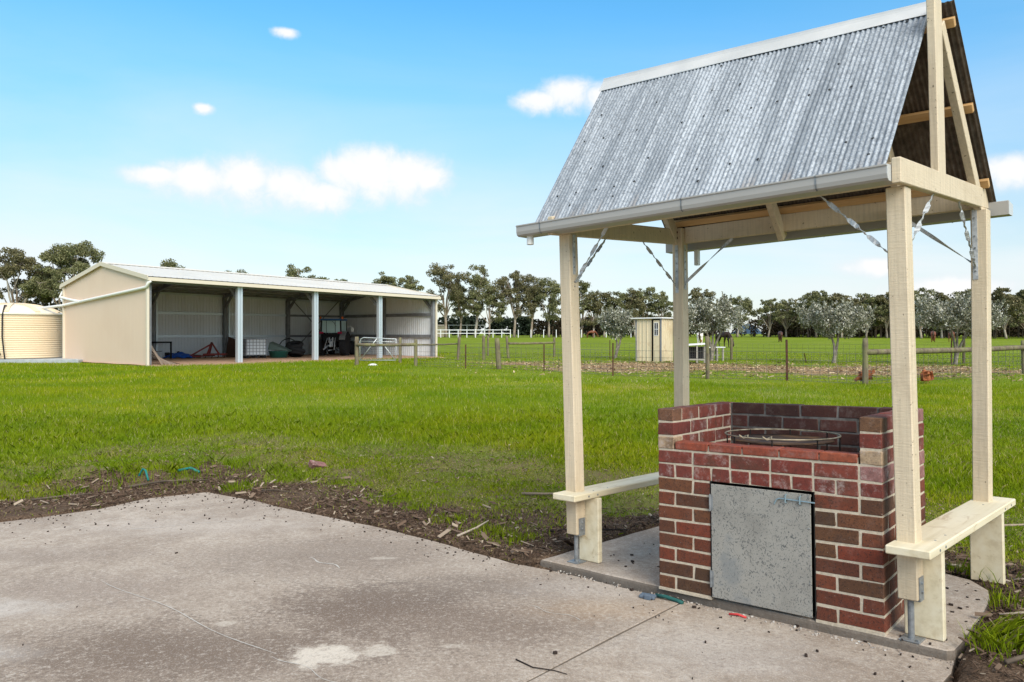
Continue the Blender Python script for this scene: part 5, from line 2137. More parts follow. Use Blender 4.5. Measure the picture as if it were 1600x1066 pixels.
def hen(label, x, y, rz, peck=False, s=1.0):
    t_ = thing('hen', label, 'hen', (x, y, gz(x, y) - .01), rz, 'red hens in the yard')
    if peck:
        V = [(0, 0, .24), (.09, 0, .23), (.17, 0, .20), (.24, 0, .13), (.27, 0, .08), (-.09, 0, .26), (-.15, 0, .31)]
    else:
        V = [(0, 0, .24), (.08, 0, .27), (.13, 0, .35), (.15, 0, .42), (.17, 0, .455), (-.09, 0, .26), (-.15, 0, .32)]
    E = [(0, 1), (1, 2), (2, 3), (3, 4), (0, 5), (5, 6)]
    V = [tuple(q * s for q in v_) for v_ in V]
    skin('body', V, E, [r_ * s for r_ in (.135, .115, .07, .048, .042, .105, .055)], HEN, t_)
    hd = Vector(V[4])
    b = MB()
    b.hexa([tuple(hd + Vector(q) * s) for q in ((-.02, -.006, .03), (.03, -.006, .025), (.03, .006, .025), (-.02, .006, .03), (-.03, -.003, .065), (.02, -.003, .06), (.02, .003, .06), (-.03, .003, .065))])
    b.build('comb', HEN_RED, t_)
    b = MB()
    b.tube([hd + Vector((.03, 0, 0)) * s, hd + Vector((.075, 0, -.012)) * s], [.013 * s, .002 * s], 6)
    b.build('beak', HEN_YEL, t_)
    b = MB()
    for i in range(5):
        tp = Vector((-.235 - .005 * i, (i - 2) * .014, .37 + .012 * (2 - abs(i - 2)))) * s
        b.hexa([tuple(Vector(q) * s) for q in ((-.17, (i - 2) * .012 - .012, .28), (-.17, (i - 2) * .012 + .012, .28), (-.15, (i - 2) * .012 + .012, .36), (-.15, (i - 2) * .012 - .012, .36))] + [tuple(tp + Vector(q) * s) for q in ((0, -.012, -.03), (0, .012, -.03), (.02, .012, .03), (.02, -.012, .03))])
    b.build('tail', HEN, t_)
    for sg in (-1, 1):
        b = MB()
        b.tube([Vector((0.0, sg * .045, .15)) * s, Vector((.01, sg * .045, .02)) * s, Vector((.055, sg * .05, .008)) * s], [.018 * s, .009 * s, .006 * s], 6)
        b.build('leg', HEN_YEL, t_)


hen('red brown hen standing behind the fence post with a pale tail', 10.92, 23.75, R(172), True, 1.1)
hen('red brown hen pecking in the grass between the two right shelter posts', 12.80, 23.75, R(80), True, .95)
hen('red brown hen standing upright just behind the pecking hen', 13.10, 24.25, R(95), False, .95)


# ------------------------------------------------------------------ trees
def leaf_quads(centers, radii, counts, size, aspect=1.0, droop=0.0, shell=.35, rg=rng):
    """random leaf clumps: returns (n*4,3) corners"""
    out = []
    for c_, r_, n in zip(centers, radii, counts):
        d = rg.normal(size=(n, 3))
        d /= np.linalg.norm(d, axis=1)[:, None]
        rr = (shell + (1 - shell) * rg.random(n)) ** .7
        p_ = c_ + d * rr[:, None] * r_
        a_ = rg.normal(size=(n, 3))
        a_[:, 2] -= droop
        a_ /= np.linalg.norm(a_, axis=1)[:, None]
        q = np.cross(a_, rg.normal(size=(n, 3)))
        q /= np.linalg.norm(q, axis=1)[:, None] + 1e-9
        s_ = size * (.6 + .8 * rg.random(n))[:, None]
        a_ = a_ * s_ * .5
        q = q * s_ * .5 * aspect
        out.append(np.stack([p_ - a_ - q * .5, p_ - a_ * .2 + q, p_ + a_ + q * .3, p_ + a_ * .2 - q], 1).reshape(-1, 3))
    return np.concatenate(out)


def gum(label, x, y, h, hw, leafsize=.28, dens=1.0, low=.30, leaf=GUM_LEAF, bark=GUM_BARK, group='gum trees along the far edge of the paddock', name='gum_tree', fork=None, lean=0.0, skirt=.42):
    """trunk that forks into limbs; every limb carries a lobe of several leaf clumps, sky between the lobes"""
    rg = np.random.default_rng(int(abs(x * 131 + y * 17 + h * 71)) % 100000)
    t_ = thing(name, label, 'tree', (x, y, gz(x, y) - .05), 0, group)
    b = MB()
    r0 = .016 * h + .05
    fz = h * low
    fp = Vector((lean * fz + rg.normal(0, .015) * h, 0, fz))
    b.tube([(0, 0, 0), Vector((fp.x * .3, 0, fz * .4)), Vector((fp.x * .8, 0, fz * .75)), fp], [r0 * 1.25, r0, r0 * .9, r0 * .8], 7)
    C, Rr, Nn = [], [], []
    nl = int(round(4 + 3.2 * hw / (.22 * h)))
    ang0 = rg.random() * 6.28
    for k in range(nl):
        f = k / max(1, nl - 1)
        zc = h * (skirt + (.88 - skirt) * f ** .8) + rg.normal(0, .02) * h
        wide = hw * (.45 + .55 * math.sin(math.pi * min(1, .25 + .62 * f)))
        a_ = ang0 + k * 2.4 + rg.normal(0, .3)
        off = wide * rg.uniform(.45, .85) * (1 - .65 * f ** 3)
        lr = h * rg.uniform(.095, .155) * (1 + .15 * f)
        lc = Vector((fp.x + math.cos(a_) * off, math.sin(a_) * off * .9, min(zc, h - lr * .75)))
        m1 = fp.lerp(lc, .35) + Vector((0, 0, (lc.z - fz) * .12)) + Vector(rg.normal(0, .02 * h, 3))
        m2 = fp.lerp(lc, .7) + Vector((0, 0, (lc.z - fz) * .10)) + Vector(rg.normal(0, .02 * h, 3))
        rr = r0 * rg.uniform(.42, .62)
        b.tube([fp - Vector((0, 0, .05)), m1, m2, lc], [rr, rr * .75, rr * .5, rr * .22], 5, False)
        nc = int(rg.integers(7, 11))
        for j in range(nc):
            d = rg.normal(size=3)
            d /= np.linalg.norm(d)
            d[2] *= .75
            cc = np.array(lc) + d * lr * rg.uniform(.5, 1.25)
            cr = lr * rg.uniform(.28, .52)
            cc[2] = min(cc[2], h - cr * .6)
            b.tube([lc if j % 2 else m2, tuple(cc)], [rr * .22, rr * .08], 4, False)
            C.append(cc)
            Rr.append(np.array([cr * 1.2, cr * 1.2, cr * .8]))
            Nn.append(max(10, int(74 * dens * (cr / .55) ** 1.6 * (.28 / leafsize) ** 1.4)))
    b.build('trunk', bark, t_, True)
    co_ = leaf_quads(C, Rr, Nn, leafsize, .6, .8, .2, rg)
    nf = len(co_) // 4
    link('crown', quads_mesh('crown', co_, 4, leaf, np.clip(rg.normal(.5, .22, nf), 0, 1)), t_)
    return t_


GUMS = [
    ('tall gum with a forked pale trunk rising right beside the shed end', -12.9, 150, 13.8, 3.3, 2), ('slender gum leaning between the forked gum and the next tall gum', -10.3, 152, 10.3, 2.2, 2),
    ('tall narrow gum second from the shed end with a high tufted top', -7.2, 150, 13.3, 2.9, 2), ('low spreading gum with forked white limbs in the gap of the row', -4.4, 148, 9.2, 2.8, 3),
    ('broadest gum of the row, midway between the shed and the left shelter post', .4, 150, 12.6, 3.5, 3), ('thin gum just right of the broadest gum in the row', 3.7, 150, 11.1, 2.3, 2),
    ('open gum with white spreading limbs close to the left shelter post', 7.2, 150, 10.9, 2.8, 3), ('gum showing its top just right of the left shelter post', 13.6, 150, 10.9, 2.2, 3),
    ('second gum to the right of the left shelter post', 15.9, 150, 9.3, 2.2, 3), ('rounded gum above the first olive tree on its left', 18.2, 152, 9.1, 2.5, 3),
    ('dense dark gum straight above the first olive tree', 20.9, 150, 8.8, 2.6, 3), ('gum above the garden shed roof at its left end', 24.0, 150, 9.4, 2.1, 3),
    ('gum above the right part of the garden shed roof', 26.5, 151, 9.7, 2.2, 3), ('gum half covered by the back left shelter post', 29.0, 150, 8.8, 2.4, 3),
    ('gum rising above the second olive tree on its left', 36.3, 150, 9.5, 2.7, 3), ('flat topped gum to the right of the second olive tree', 44.0, 150, 8.2, 3.1, 3),
    ('gum in the open middle of the paddock edge, left of a pair', 50.0, 150, 7.7, 2.7, 3), ('gum in the open middle of the paddock edge, right of a pair', 53.5, 150, 7.5, 2.9, 3)]
for (lab, x, y, h, hw, fk) in GUMS:
    gum(lab, x, y, h * (1.07 if x < 10 else 1.02), hw * 1.25, .28, 1.1, .26 if x < 10 else .2, GUM_LEAF if (int(x) % 3) else GUM_LEAF_BROWN, fork=fk)
for (lab, x, y, h, hw) in [('gum top showing above the left part of the shed roof', -62.4, 140, 14.7, 3.6), ('small gum top peeping over the middle of the shed roof', -52.8, 150, 13.6, 2.1),
                           ('leftmost of three gum tops together above the shed roof', -39.4, 140, 13.5, 3.0), ('middle one of three gum tops together above the shed roof', -36.3, 145, 12.5, 3.0), ('lowest and rightmost of three gum tops above the shed roof', -33.3, 148, 11.6, 2.5),
                           ('broad gum top above the right end of the shed roof', -25.0, 150, 13.0, 3.3), ('gum top behind the last corner of the shed roof', -19.7, 150, 12.9, 2.8)]:
    gum(lab, x, y, h, hw, .28, 1.3, .28, GUM_LEAF, group='gum trees behind the shed')
gum('big open crowned gum behind the rain tank at the left', -61.3, 95, 11.8, 4.2, .22, 1.3, .26, GUM_LEAF_BROWN, group='gum trees behind the shed')
gum('largest gum with a dense dark crown behind the shed gable', -55.0, 95, 12.9, 4.9, .22, 2.2, .24, GUM_LEAF, group='gum trees behind the shed')
gum('lower gum filling the gap left of the largest gum', -58.3, 97, 9.6, 3.2, .22, 1.6, .24, GUM_LEAF_BROWN, group='gum trees behind the shed')
for i, (x, y, h, hw, lab) in enumerate([(57.4, 145, 8.9, 3.6, 'tall dark forest gum above the third olive tree at the edge of the open paddock'), (60.5, 141, 8.4, 3.4, 'dark forest gum right behind the crown of the third olive'), (64.5, 140, 8.2, 3.3, 'rounded forest gum left of the front right shelter post'),
                                        (67.8, 139, 8.8, 3.0, 'forest gum partly behind the front right shelter post'), (71.9, 135, 8.9, 3.4, 'tall forest gum just right of the front right shelter post'), (77.2, 138, 8.4, 2.9, 'rounded forest gum above the left side of the last olive'),
                                        (82.0, 139, 8.8, 3.2, 'forest gum above the last olive near the back right shelter post'), (83.6, 130, 8.9, 3.4, 'tallest forest gum right of the back right shelter post'), (87.6, 131, 9.0, 3.2, 'forest gum with a pale trunk near the right edge of the picture'),
                                        (91.5, 131, 8.8, 3.2, 'last forest gum at the right edge of the picture')]):
    gum(lab, x, y, h, hw, .28, 1.6, .18, GUM_LEAF_BROWN if i % 2 else GUM_LEAF, group='gums at the edge of the forest')


def foliage_mass(name, label, boxes, n, size, leaf, trunks=0):
    """a far wood or hedge that reads as one mass: leaf faces in lumpy crowns with dark stems under them"""
    rg = np.random.default_rng(len(boxes) * 7 + n)
    C, Rr, Nn = [], [], []
    st = MB()
    for (x0, x1, y0, y1, h0, h1, zlow, m) in boxes:
        for k in range(m):
            x, y = rg.uniform(x0, x1), rg.uniform(y0, y1)
            h = rg.uniform(h0, h1)
            g0 = gz(x, y)
            for q in range(3):
                r_ = h * rg.uniform(.14, .22)
                C.append(np.array([x + rg.normal(0, r_ * .6), y + rg.normal(0, r_ * .5), g0 + zlow * h + (h * (1 - zlow) - r_) * (q + .5 + .4 * rg.random()) / 3]))
                Rr.append(np.array([r_ * 1.1, r_ * 1.1, r_ * .95]))
                Nn.append(n)
            if trunks:
                st.tube([(x, y, g0 - .1), (x + rg.normal(0, .15), y, g0 + h * .75)], [.10, .06], 4, False)
    co_ = leaf_quads(C, Rr, Nn, size, .7, .2, .5, rg)
    o = link(name, quads_mesh(name, co_, 4, leaf, np.clip(rg.normal(.5, .25, len(co_) // 4), 0, 1)))
    tag(o, label, 'trees', kind='stuff')
    if trunks:
        s_ = st.build('stems', DARK_BARK, o)
        tag(s_, kind='stuff')


foliage_mass('pine_hedge', 'long dark pine hedge low behind the gum row', [(-60, 40, 215, 222, 5.2, 6.2, 0.0, 110)], 40, .9, PINE_LEAF)
foliage_mass('scrub_belt', 'low brown scrub belt under the far gums', [(4, 14, 153, 157, 3.0, 4.4, .1, 14), (30, 60, 156, 162, 3.6, 5.4, .02, 50), (10, 32, 158, 162, 3.0, 4.6, .05, 26)], 46, .42, SCRUB_LEAF, 1)
foliage_mass('forest', 'dense dark forest behind the right side of the paddock', [(56, 66, 146, 160, 7.0, 8.6, .25, 26), (64, 80, 142, 156, 7.2, 8.8, .25, 40), (78, 108, 134, 150, 7.4, 9.2, .25, 70)], 58, .42, GUM_LEAF_BROWN, 1)
foliage_mass('understorey', 'dark understorey at the foot of the forest', [(55, 112, 150, 166, 3.6, 5.2, 0, 170)], 34, .6, SCRUB_LEAF)


def olive(label, x, y, h, hw, lean, stems, seed, dens=1.0):
    rg = np.random.default_rng(seed)
    t_ = thing('olive_tree', label, 'tree', (x, y, gz(x, y) - .03), 0, 'olive trees in the chicken yard')
    b = MB()
    C, Rr, Nn = [], [], []
    shoots = []
    for k in range(stems):
        a_ = rg.uniform(0, 6.28)
        sx = (k - (stems - 1) / 2) * .5 + lean
        pts = [Vector((0, 0, 0)), Vector((lean * .35 + .02 * k, 0, h * .14)), Vector((lean * .5 + sx * .35, .1 * math.sin(a_), h * .30)), Vector((sx * .9, .3 * math.sin(a_), h * .48)), Vector((sx * 1.3, .45 * math.sin(a_), h * .70))]
        b.tube(pts, [.10 + .02 * (k == 0), .085, .06, .045, .02], 7, False)
        for j in range(3):
            d = Vector((rg.normal(0, .7), rg.normal(0, .6), .5)).normalized()
            b.tube([pts[3] - Vector((0, 0, .02)), pts[3] + d * h * .16, pts[3] + d * h * .30], [.03, .02, .008], 5, False)
    n = int(48 * dens)
    for i in range(n):
        a_ = rg.uniform(0, 6.28)
        rr = math.sqrt(rg.random())
        v_ = rg.uniform(-.8, 1)
        px, py = math.cos(a_) * rr * hw * .85, math.sin(a_) * rr * hw * .75
        zc = h * .66
        lim = math.sqrt(max(0, 1 - (rr * .95) ** 2))
        pz = zc + v_ * lim * h * .27
        r_ = h * rg.uniform(.07, .11)
        C.append(np.array([px + lean * .6, py, pz]))
        Rr.append(np.array([r_ * 1.2, r_ * 1.2, r_]))
        Nn.append(150)
        if v_ > -.2:
            for s_ in range(3):
                shoots.append((Vector((px + lean * .6 + rg.normal(0, r_ * .6), py + rg.normal(0, r_ * .6), pz + r_ * .4)), Vector((px * .25 + rg.normal(0, .25), rg.normal(0, .25), 1)).normalized(), rg.uniform(.25, .55)))
    for (p_, d, L) in shoots:                        # upright leafy shoots make the spiky outline
        for j in range(7):
            C.append(np.array(p_ + d * L * j / 6))
            Rr.append(np.array([.055, .055, .055]))
            Nn.append(5)
    b.build('trunk', OLIVE_BARK, t_, True)
    co_ = leaf_quads(C, Rr, Nn, .135, .42, -.4, .3, rg)
    link('crown', quads_mesh('crown', co_, 4, OLIVE_LEAF, np.clip(rg.normal(.5, .32, len(co_) // 4), 0, 1)), t_)


olive('small dark olive tree left of the cream garden shed', 6.47, 48.2, 3.25, 1.25, .25, 2, 3, .8)
olive('wide grey olive tree directly behind the back left shelter post', 11.1, 42.8, 3.6, 2.0, .1, 3, 5, 1.1)
olive('silvery olive tree with a thick bent trunk in the open yard', 16.75, 40.0, 3.45, 1.95, .15, 2, 8, 1.15)
olive('silvery olive tree on several stems between the right shelter posts', 22.1, 38.3, 3.75, 2.3, .1, 3, 13, 1.3)

# ------------------------------------------------------------------ lawn


def dry(x, y):
    n = fbm(x * .55 + 71, y * .4 + 3, 4)
    return np.exp(-((x - 4.6) / 5.0) ** 2 - ((y - 21.5) / 6.5) ** 2) * sstep(n, .34, .60) + .35 * sstep(fbm(x * .22 + 9, y * .22 + 5, 4), .54, .68)


def blades(n, x0, x1, y0, y1, keep, hgt, wid, tint0, bend=.35, nv=3):
    x = rng.uniform(x0, x1, n)
    y = rng.uniform(y0, y1, n)
    d = edge_dist(x, y)
    k = keep(x, y, d) > rng.random(n)
    ux, uy = shed_local(x, y)
    k &= ~((ux > -.1) & (ux < SHED_L + .1) & (uy > -.2) & (uy < SHED_D))
    k &= d > .02
    x, y, d = x[k], y[k], d[k]
    z = ground_z(x, y, d) - .004
    m = len(x)
    h = hgt(x, y, d) * rng.uniform(.55, 1.25, m) * (1 - .45 * np.clip(dry(x, y), 0, 1))
    a_ = rng.uniform(0, 2 * math.pi, m)
    wv = wid * rng.uniform(.6, 1.3, m) * .5
    bx = rng.normal(0, bend, m) * h
    by = rng.normal(0, bend, m) * h
    base = np.stack([x, y, z], 1)
    side = np.stack([np.cos(a_) * wv, np.sin(a_) * wv, np.zeros(m)], 1)
    mid = base + np.stack([bx * .35, by * .35, h * .62], 1)
    tip = base + np.stack([bx, by, h], 1)
    co_ = np.stack([base - side, base + side, mid + side * .75, tip, mid - side * .75], 1) if nv == 5 else np.stack([base - side, base + side, tip], 1)
    tt = np.clip(rng.normal(tint0, .17, m) + (rng.random(m) < .05) * .5 + (rng.random(m) < .6) * .42 * np.clip(dry(x, y), 0, 1), 0, 1)
    return co_.reshape(-1, 3), tt, nv


def keep_near(x, y, d):
    n = fbm(x * 1.4, y * 1.4 + 7, 4)
    s, _ = soil_mask(x, y, d)
    L = lush(x, y, d)
    bed = (1 - s) * (.10 + .62 * sstep(n, .40, .64)) + .10 * sstep(n, .55, .7)
    return np.clip(bed * (1 - L) + L, 0, 1) * (1 - .75 * straw_mask(x, y))


def h_near(x, y, d):
    n = fbm(x * 1.2 + 4, y * 1.2, 3)
    return (.030 + .030 * n) * (1 - lush(x, y, d)) + (.070 + .045 * n) * lush(x, y, d)


parts = []
tris = []
fives = []
for (n, x0, x1, y0, y1, wd, hs_) in [(190000, -7.5, 7.5, 5.6, 10.5, .007, 1.0), (230000, -11.5, 11.5, 10.5, 16.8, .0075, 1.0), (70000, 2.0, 7.5, 3.0, 8.0, .006, 1.0)]:
    fives.append(blades(n, x0, x1, y0, y1, lambda x, y, d: keep_near(x, y, d) * (1 - .95 * sstep(y, 13.2, 16.8)), lambda x, y, d, q=hs_: h_near(x, y, d) * q, wd, .51, .40, 5))
for (n, x0, x1, y0, y1, wd, hh) in [(230000, -17, 17, 13.2, 24, .012, .10), (150000, -31, 28, 24, 40, .026, .11), (70000, -34, 36, 40, 60, .05, .12)]:
    tris.append(blades(n, x0, x1, y0, y1, lambda x, y, d: sstep(y, 13, 16.5) * np.clip(1 - 1.1 * straw_mask(x, y), .04, 1) * np.where((y > 27 - .35 * np.clip(x, -10, 12)) & (x > -4.5) & (y > 20), .35, 1.0), lambda x, y, d, q=hh: q * (.55 + .8 * fbm(x * .5, y * .5, 3)) * np.where((y > 27 - .35 * np.clip(x, -10, 12)) & (x > -4.5), .7, 1), wd, .50, .30, 3))
for (n, x0, x1, y0, y1, hh, tn) in [(170000, -7, 7, 5.6, 12.5, .022, .90), (60000, 2.2, 7.5, 3.0, 8.0, .022, .88), (90000, -7, 7, 5.6, 12.5, .030, .42)]:
    fives.append(blades(n, x0, x1, y0, y1, lambda x, y, d: (1 - lush(x, y, d)) * (1 - .93 * soil_mask(x, y, d)[0]) * (.25 + .75 * sstep(fbm(x * 2.1 + 60, y * 2.1, 4), .36, .60)), lambda x, y, d, q=hh: q + 0 * x, .005, tn, .9, 5))
for nm, lst in (('lawn_grass', fives), ('meadow_grass', tris)):
    nv = lst[0][2]
    o = link(nm, quads_mesh(nm, np.concatenate([q[0] for q in lst]), nv, GRASS, np.concatenate([q[1] for q in lst])))
    tag(o, 'short green lawn grass around the patio and shelter' if nm == 'lawn_grass' else 'longer bright green grass across to the shed and yard', 'grass', kind='stuff')


def tuft(cx, cy, r, n, h, lean, name, label):
    x = cx + rng.normal(0, r, n)
    y = cy + rng.normal(0, r, n)
    d = edge_dist(x, y)
    z = ground_z(x, y, d)
    k = d > .01
    x, y, z = x[k], y[k], z[k]
    m = len(x)
    hh = h * rng.uniform(.5, 1.2, m)
    a_ = rng.uniform(0, 6.28, m)
    wv = .0028 * rng.uniform(.6, 1.3, m)
    side = np.stack([np.cos(a_) * wv, np.sin(a_) * wv, np.zeros(m)], 1)
    base = np.stack([x, y, z], 1)
    off = np.stack([lean[0] * hh + rng.normal(0, .4, m) * hh, lean[1] * hh + rng.normal(0, .4, m) * hh, hh], 1)
    mid = base + off * np.array([.38, .38, .6])
    co_ = np.stack([base - side, base + side, mid + side * .8, base + off, mid - side * .8], 1).reshape(-1, 3)
    return co_, np.clip(rng.normal(.42, .2, m), 0, 1)


L_ = [tuft(*q, '', '') for q in [(2.42, 3.86, .09, 120, .11, (.9, -.5)), (2.50, 3.93, .08, 110, .14, (.9, -.5)), (2.95, 5.12, .06, 90, .07, (0, 0)), (2.82, 4.6, .06, 80, .06, (0, 0)), (2.78, 4.45, .08, 120, .09, (.1, 0)), (3.02, 5.02, .10, 160, .10, (0, 0)), (2.35, 3.72, .05, 90, .12, (-.3, -.2)), (-.2, 6.5, .12, 260, .07, (0, 0)), (.05, 6.25, .12, 220, .06, (0, 0)), (-.55, 6.95, .12, 200, .07, (0, 0)),
                                 (-3.05, 8.65, .12, 320, .09, (0, -.1)), (-4.6, 8.95, .2, 300, .10, (0, 0)), (-3.9, 9.2, .2, 320, .11, (0, 0)), (-5.3, 8.6, .16, 200, .08, (0, 0)), (3.1, 4.3, .1, 160, .10, (.2, 0)), (2.9, 3.6, .1, 150, .14, (.4, -.3)), (-4.9, 8.35, .14, 260, .08, (0, 0)), (-5.4, 8.15, .12, 220, .08, (0, 0)), (-4.3, 9.6, .2, 360, .10, (0, 0)), (-3.5, 9.9, .2, 380, .10, (0, 0)), (-2.6, 9.2, .16, 300, .08, (0, 0)), (-1.9, 8.8, .16, 280, .07, (0, 0)), (-1.2, 8.0, .14, 240, .07, (0, 0)), (-4.75, 9.5, .15, 260, .10, (0, 0)), (-5.6, 9.1, .15, 260, .10, (0, 0)), (-2.9, 9.6, .1, 200, .10, (0, 0)), (-.9, 7.5, .1, 200, .06, (0, 0)), (-1.5, 9.3, .15, 240, .08, (0, 0))]]
o = link('grass_tufts', quads_mesh('grass_tufts', np.concatenate([q[0] for q in L_]), 5, GRASS, np.concatenate([q[1] for q in L_])))
tag(o, 'grass tufts growing through the bark at the slab edges', 'grass', kind='stuff')

# ------------------------------------------------------------------ bark mulch, crumbs and sticks


def chips(n, sampler, lmin, lmax, name, label, m_, zoff=.006, flat=True, tmean=.45, thick=.3):
    x, y = sampler(n)
    d = edge_dist(x, y)
    z = np.where(d < 0, np.where(poly_dist(x, y, SLAB) < 0, plane_z(x, y), plane_z(x, y) - .05), ground_z(x, y, np.maximum(d, .031)))
    m = len(x)
    L = rng.uniform(lmin, lmax, m) * rng.uniform(.5, 1, m)
    W = L * rng.uniform(.12, .40, m) * (1 if flat else 1.8)
    a_ = rng.uniform(0, 6.28, m)
    pit = rng.normal(0, .28, m) * (d > 0)
    ux = np.stack([np.cos(a_) * np.cos(pit), np.sin(a_) * np.cos(pit), np.sin(pit)], 1) * (L / 2)[:, None]
    vx = np.stack([-np.sin(a_), np.cos(a_), rng.normal(0, .3, m) * (d > 0)], 1) * (W / 2)[:, None]
    H = (np.minimum(W, .02) * thick + .002)[:, None]
    c_ = np.stack([x, y, z + zoff * (d > 0) + .0005 + np.abs(np.sin(pit)) * L * .3], 1)
    up = np.array([0, 0, 1.0])
    A, B, C_, D_ = c_ - ux - vx * .7, c_ + ux - vx, c_ + ux * .9 + vx * .8, c_ - ux * .95 + vx
    A2, B2, C2, D2 = [q + up * H for q in (A, B, C_, D_)]
    fc = np.stack([A2, B2, C2, D2, A, B, B2, A2, B, C_, C2, B2, C_, D_, D2, C2, D_, A, A2, D2], 1).reshape(-1, 3)
    tt = np.repeat(np.clip(rng.normal(tmean, .26, m), 0, 1), 5)
    o = link(name, quads_mesh(name, fc, 4, m_, tt))
    return tag(o, label, 'mulch', kind='stuff')


def bed_sampler(n):
    xs_, ys_ = [], []
    while sum(len(q) for q in xs_) < n:
        x = rng.uniform(-7, 5, 20000)
        y = rng.uniform(2.5, 10.5, 20000)
        d = edge_dist(x, y)
        s, _ = soil_mask(x, y, d)
        k = (d > .015) & (s ** 1.3 * (.15 + .85 * sstep(fbm(x * 1.7, y * 1.7, 3), .3, .55)) > rng.random(len(x)))
        xs_.append(x[k])
        ys_.append(y[k])
    return np.concatenate(xs_)[:n], np.concatenate(ys_)[:n]


def edge_sampler(n):
    """crumbs fallen on the concrete, thickest along the far edge"""
    xs_, ys_ = [], []
    while sum(len(q) for q in xs_) < n:
        x = rng.uniform(-6, 3, 40000)
        y = rng.uniform(2.8, 9, 40000)
        d = poly_dist(x, y, PATIO)
        w_ = np.exp(d / .14) + .30 * np.exp(d / .5) * (x < -2.6) + .018 * np.exp(d / .5) * (y > 6.8) + .006
        k = (d < 0) & (w_ > rng.random(len(x)))
        xs_.append(x[k])
        ys_.append(y[k])
    return np.concatenate(xs_)[:n], np.concatenate(ys_)[:n]


chips(24000, bed_sampler, .010, .055, 'bark_mulch', 'dark bark mulch along the edge of the patio and around the shelter', CHIP)


def litter_sampler(n):
    xs_, ys_ = [], []
    while sum(len(q) for q in xs_) < n:
        x = rng.uniform(-7, 6, 30000)
        y = rng.uniform(3, 13, 30000)
        d = edge_dist(x, y)
        k = (d > .05) & ((1 - lush(x, y, d)) * (.25 + .75 * sstep(fbm(x * 1.4 + 40, y * 1.4, 3), .42, .6)) > rng.random(len(x)))
        xs_.append(x[k])
        ys_.append(y[k])
    return np.concatenate(xs_)[:n], np.concatenate(ys_)[:n]


def yard_sampler(n):
    xs_, ys_ = [], []
    while sum(len(q) for q in xs_) < n:
        x = rng.uniform(-4, 22, 30000)
        y = rng.uniform(26, 43, 30000)
        k = straw_mask(x, y) ** 1.3 > rng.random(len(x))
        xs_.append(x[k] + rng.normal(0, .9, k.sum()))
        ys_.append(y[k] + rng.normal(0, 1.0, k.sum()))
    return np.concatenate(xs_)[:n], np.concatenate(ys_)[:n]


chips(10000, yard_sampler, .06, .22, 'yard_straw', 'straw and bare litter spread over the chicken yard', STRAWM, .02, tmean=.5, thick=.15)
chips(9000, litter_sampler, .010, .055, 'dry_litter', 'dry straw and bark litter scattered through the thin turf', CHIP, .016, tmean=.66, thick=.15)
chips(800, bed_sampler, .04, .14, 'bark_slivers', 'longer pale slivers of bark lying on the mulch', CHIP, .02, tmean=.68, thick=.15)
chips(620, edge_sampler, .009, .024, 'soil_crumbs', 'dark soil crumbs scattered on the patio concrete', DROP, 0, False, thick=.8)


def kerb_sampler(n):
    s = rng.random(n)
    x = -2.3 + 2.5 * s
    y = -.085 - .03 * np.abs(rng.normal(0, 1, n)) + .033 * (x + 2.3) * .9
    P = np.stack([x, y, np.zeros(n), np.ones(n)]) if False else None
    Mx = np.array(M_SHELTER)
    X = Mx[0, 0] * x + Mx[0, 1] * y + Mx[0, 3]
    Y = Mx[1, 0] * x + Mx[1, 1] * y + Mx[1, 3]
    return X, Y


chips(200, kerb_sampler, .007, .019, 'kerb_grit', 'pale mortar grit lying along the foot of the slab', ROCK, 0, False, .25, thick=.7)


def slab_sampler(n):
    x = rng.uniform(-2.2, .1, n)
    y = rng.uniform(.1, 1.4, n)
    k = ~((x > -1.5) & (x < -.1) & (y < 1))
    x, y = x[k], y[k]
    Mx = np.array(M_SHELTER)
    return Mx[0, 0] * x + Mx[0, 1] * y + Mx[0, 3], Mx[1, 0] * x + Mx[1, 1] * y + Mx[1, 3]


chips(190, slab_sampler, .008, .032, 'slab_crumbs', 'dark bark crumbs on the slab under the shelter', DROP, 0, False, thick=.5)  # on the raised slab


def stick(label, pts, r, m_=TWIG, name='stick', cat='stick'):
    b = MB()
    n = len(pts)
    b.tube(pts, [r * (1 - .5 * i / (n - 1)) for i in range(n)], 6)
    tag(b.build(name, m_, None, True), label, cat, 'sticks lying on the mulch' if name == 'stick' else None)


def on(x, y, dz=.015):
    d = float(edge_dist(np.array([x]), np.array([y]))[0])
    if d < 0:
        z = plane_z(x, y) - (.0 if float(poly_dist(np.array([x]), np.array([y]), SLAB)[0]) < 0 else .05)
    else:
        z = gz(x, y) if d > .031 else plane_z(x, y) - .06
    return (x, y, z + dz)


_b = MB()
for _i in range(40):
    _a = rng.uniform(0, 6.28)
    _x, _y = rng.uniform(2.35, 4.2), rng.uniform(3.3, 6.0)
    if float(edge_dist(np.array([_x]), np.array([_y]))[0]) < .1:
        continue
    _l = rng.uniform(.05, .16)
    _r = rng.uniform(.003, .009)
    _b.tube([on(_x - math.cos(_a) * _l, _y - math.sin(_a) * _l, .012), on(_x + rng.normal(0, .012), _y + rng.normal(0, .012), .022), on(_x + math.cos(_a) * _l, _y + math.sin(_a) * _l, .016)], [_r, _r, _r * .6], 5)
tag(_b.build('twig_litter', TWIG, None, True), 'thin bark twigs lying loose on the mulch right of the slab', 'twigs', kind='stuff')
stick('dark curved stick among the lumps of soil at the left edge of the lawn', [on(-5.0, 8.0, .02), on(-4.8, 8.15, .03), on(-4.5, 8.2, .02)], .012, DARK_BARK)
stick('thin dark stick beside the mulch right of the far patio corner', [on(-2.75, 8.45, .02), on(-2.55, 8.4, .03), on(-2.3, 8.3, .015)], .009, DARK_BARK)
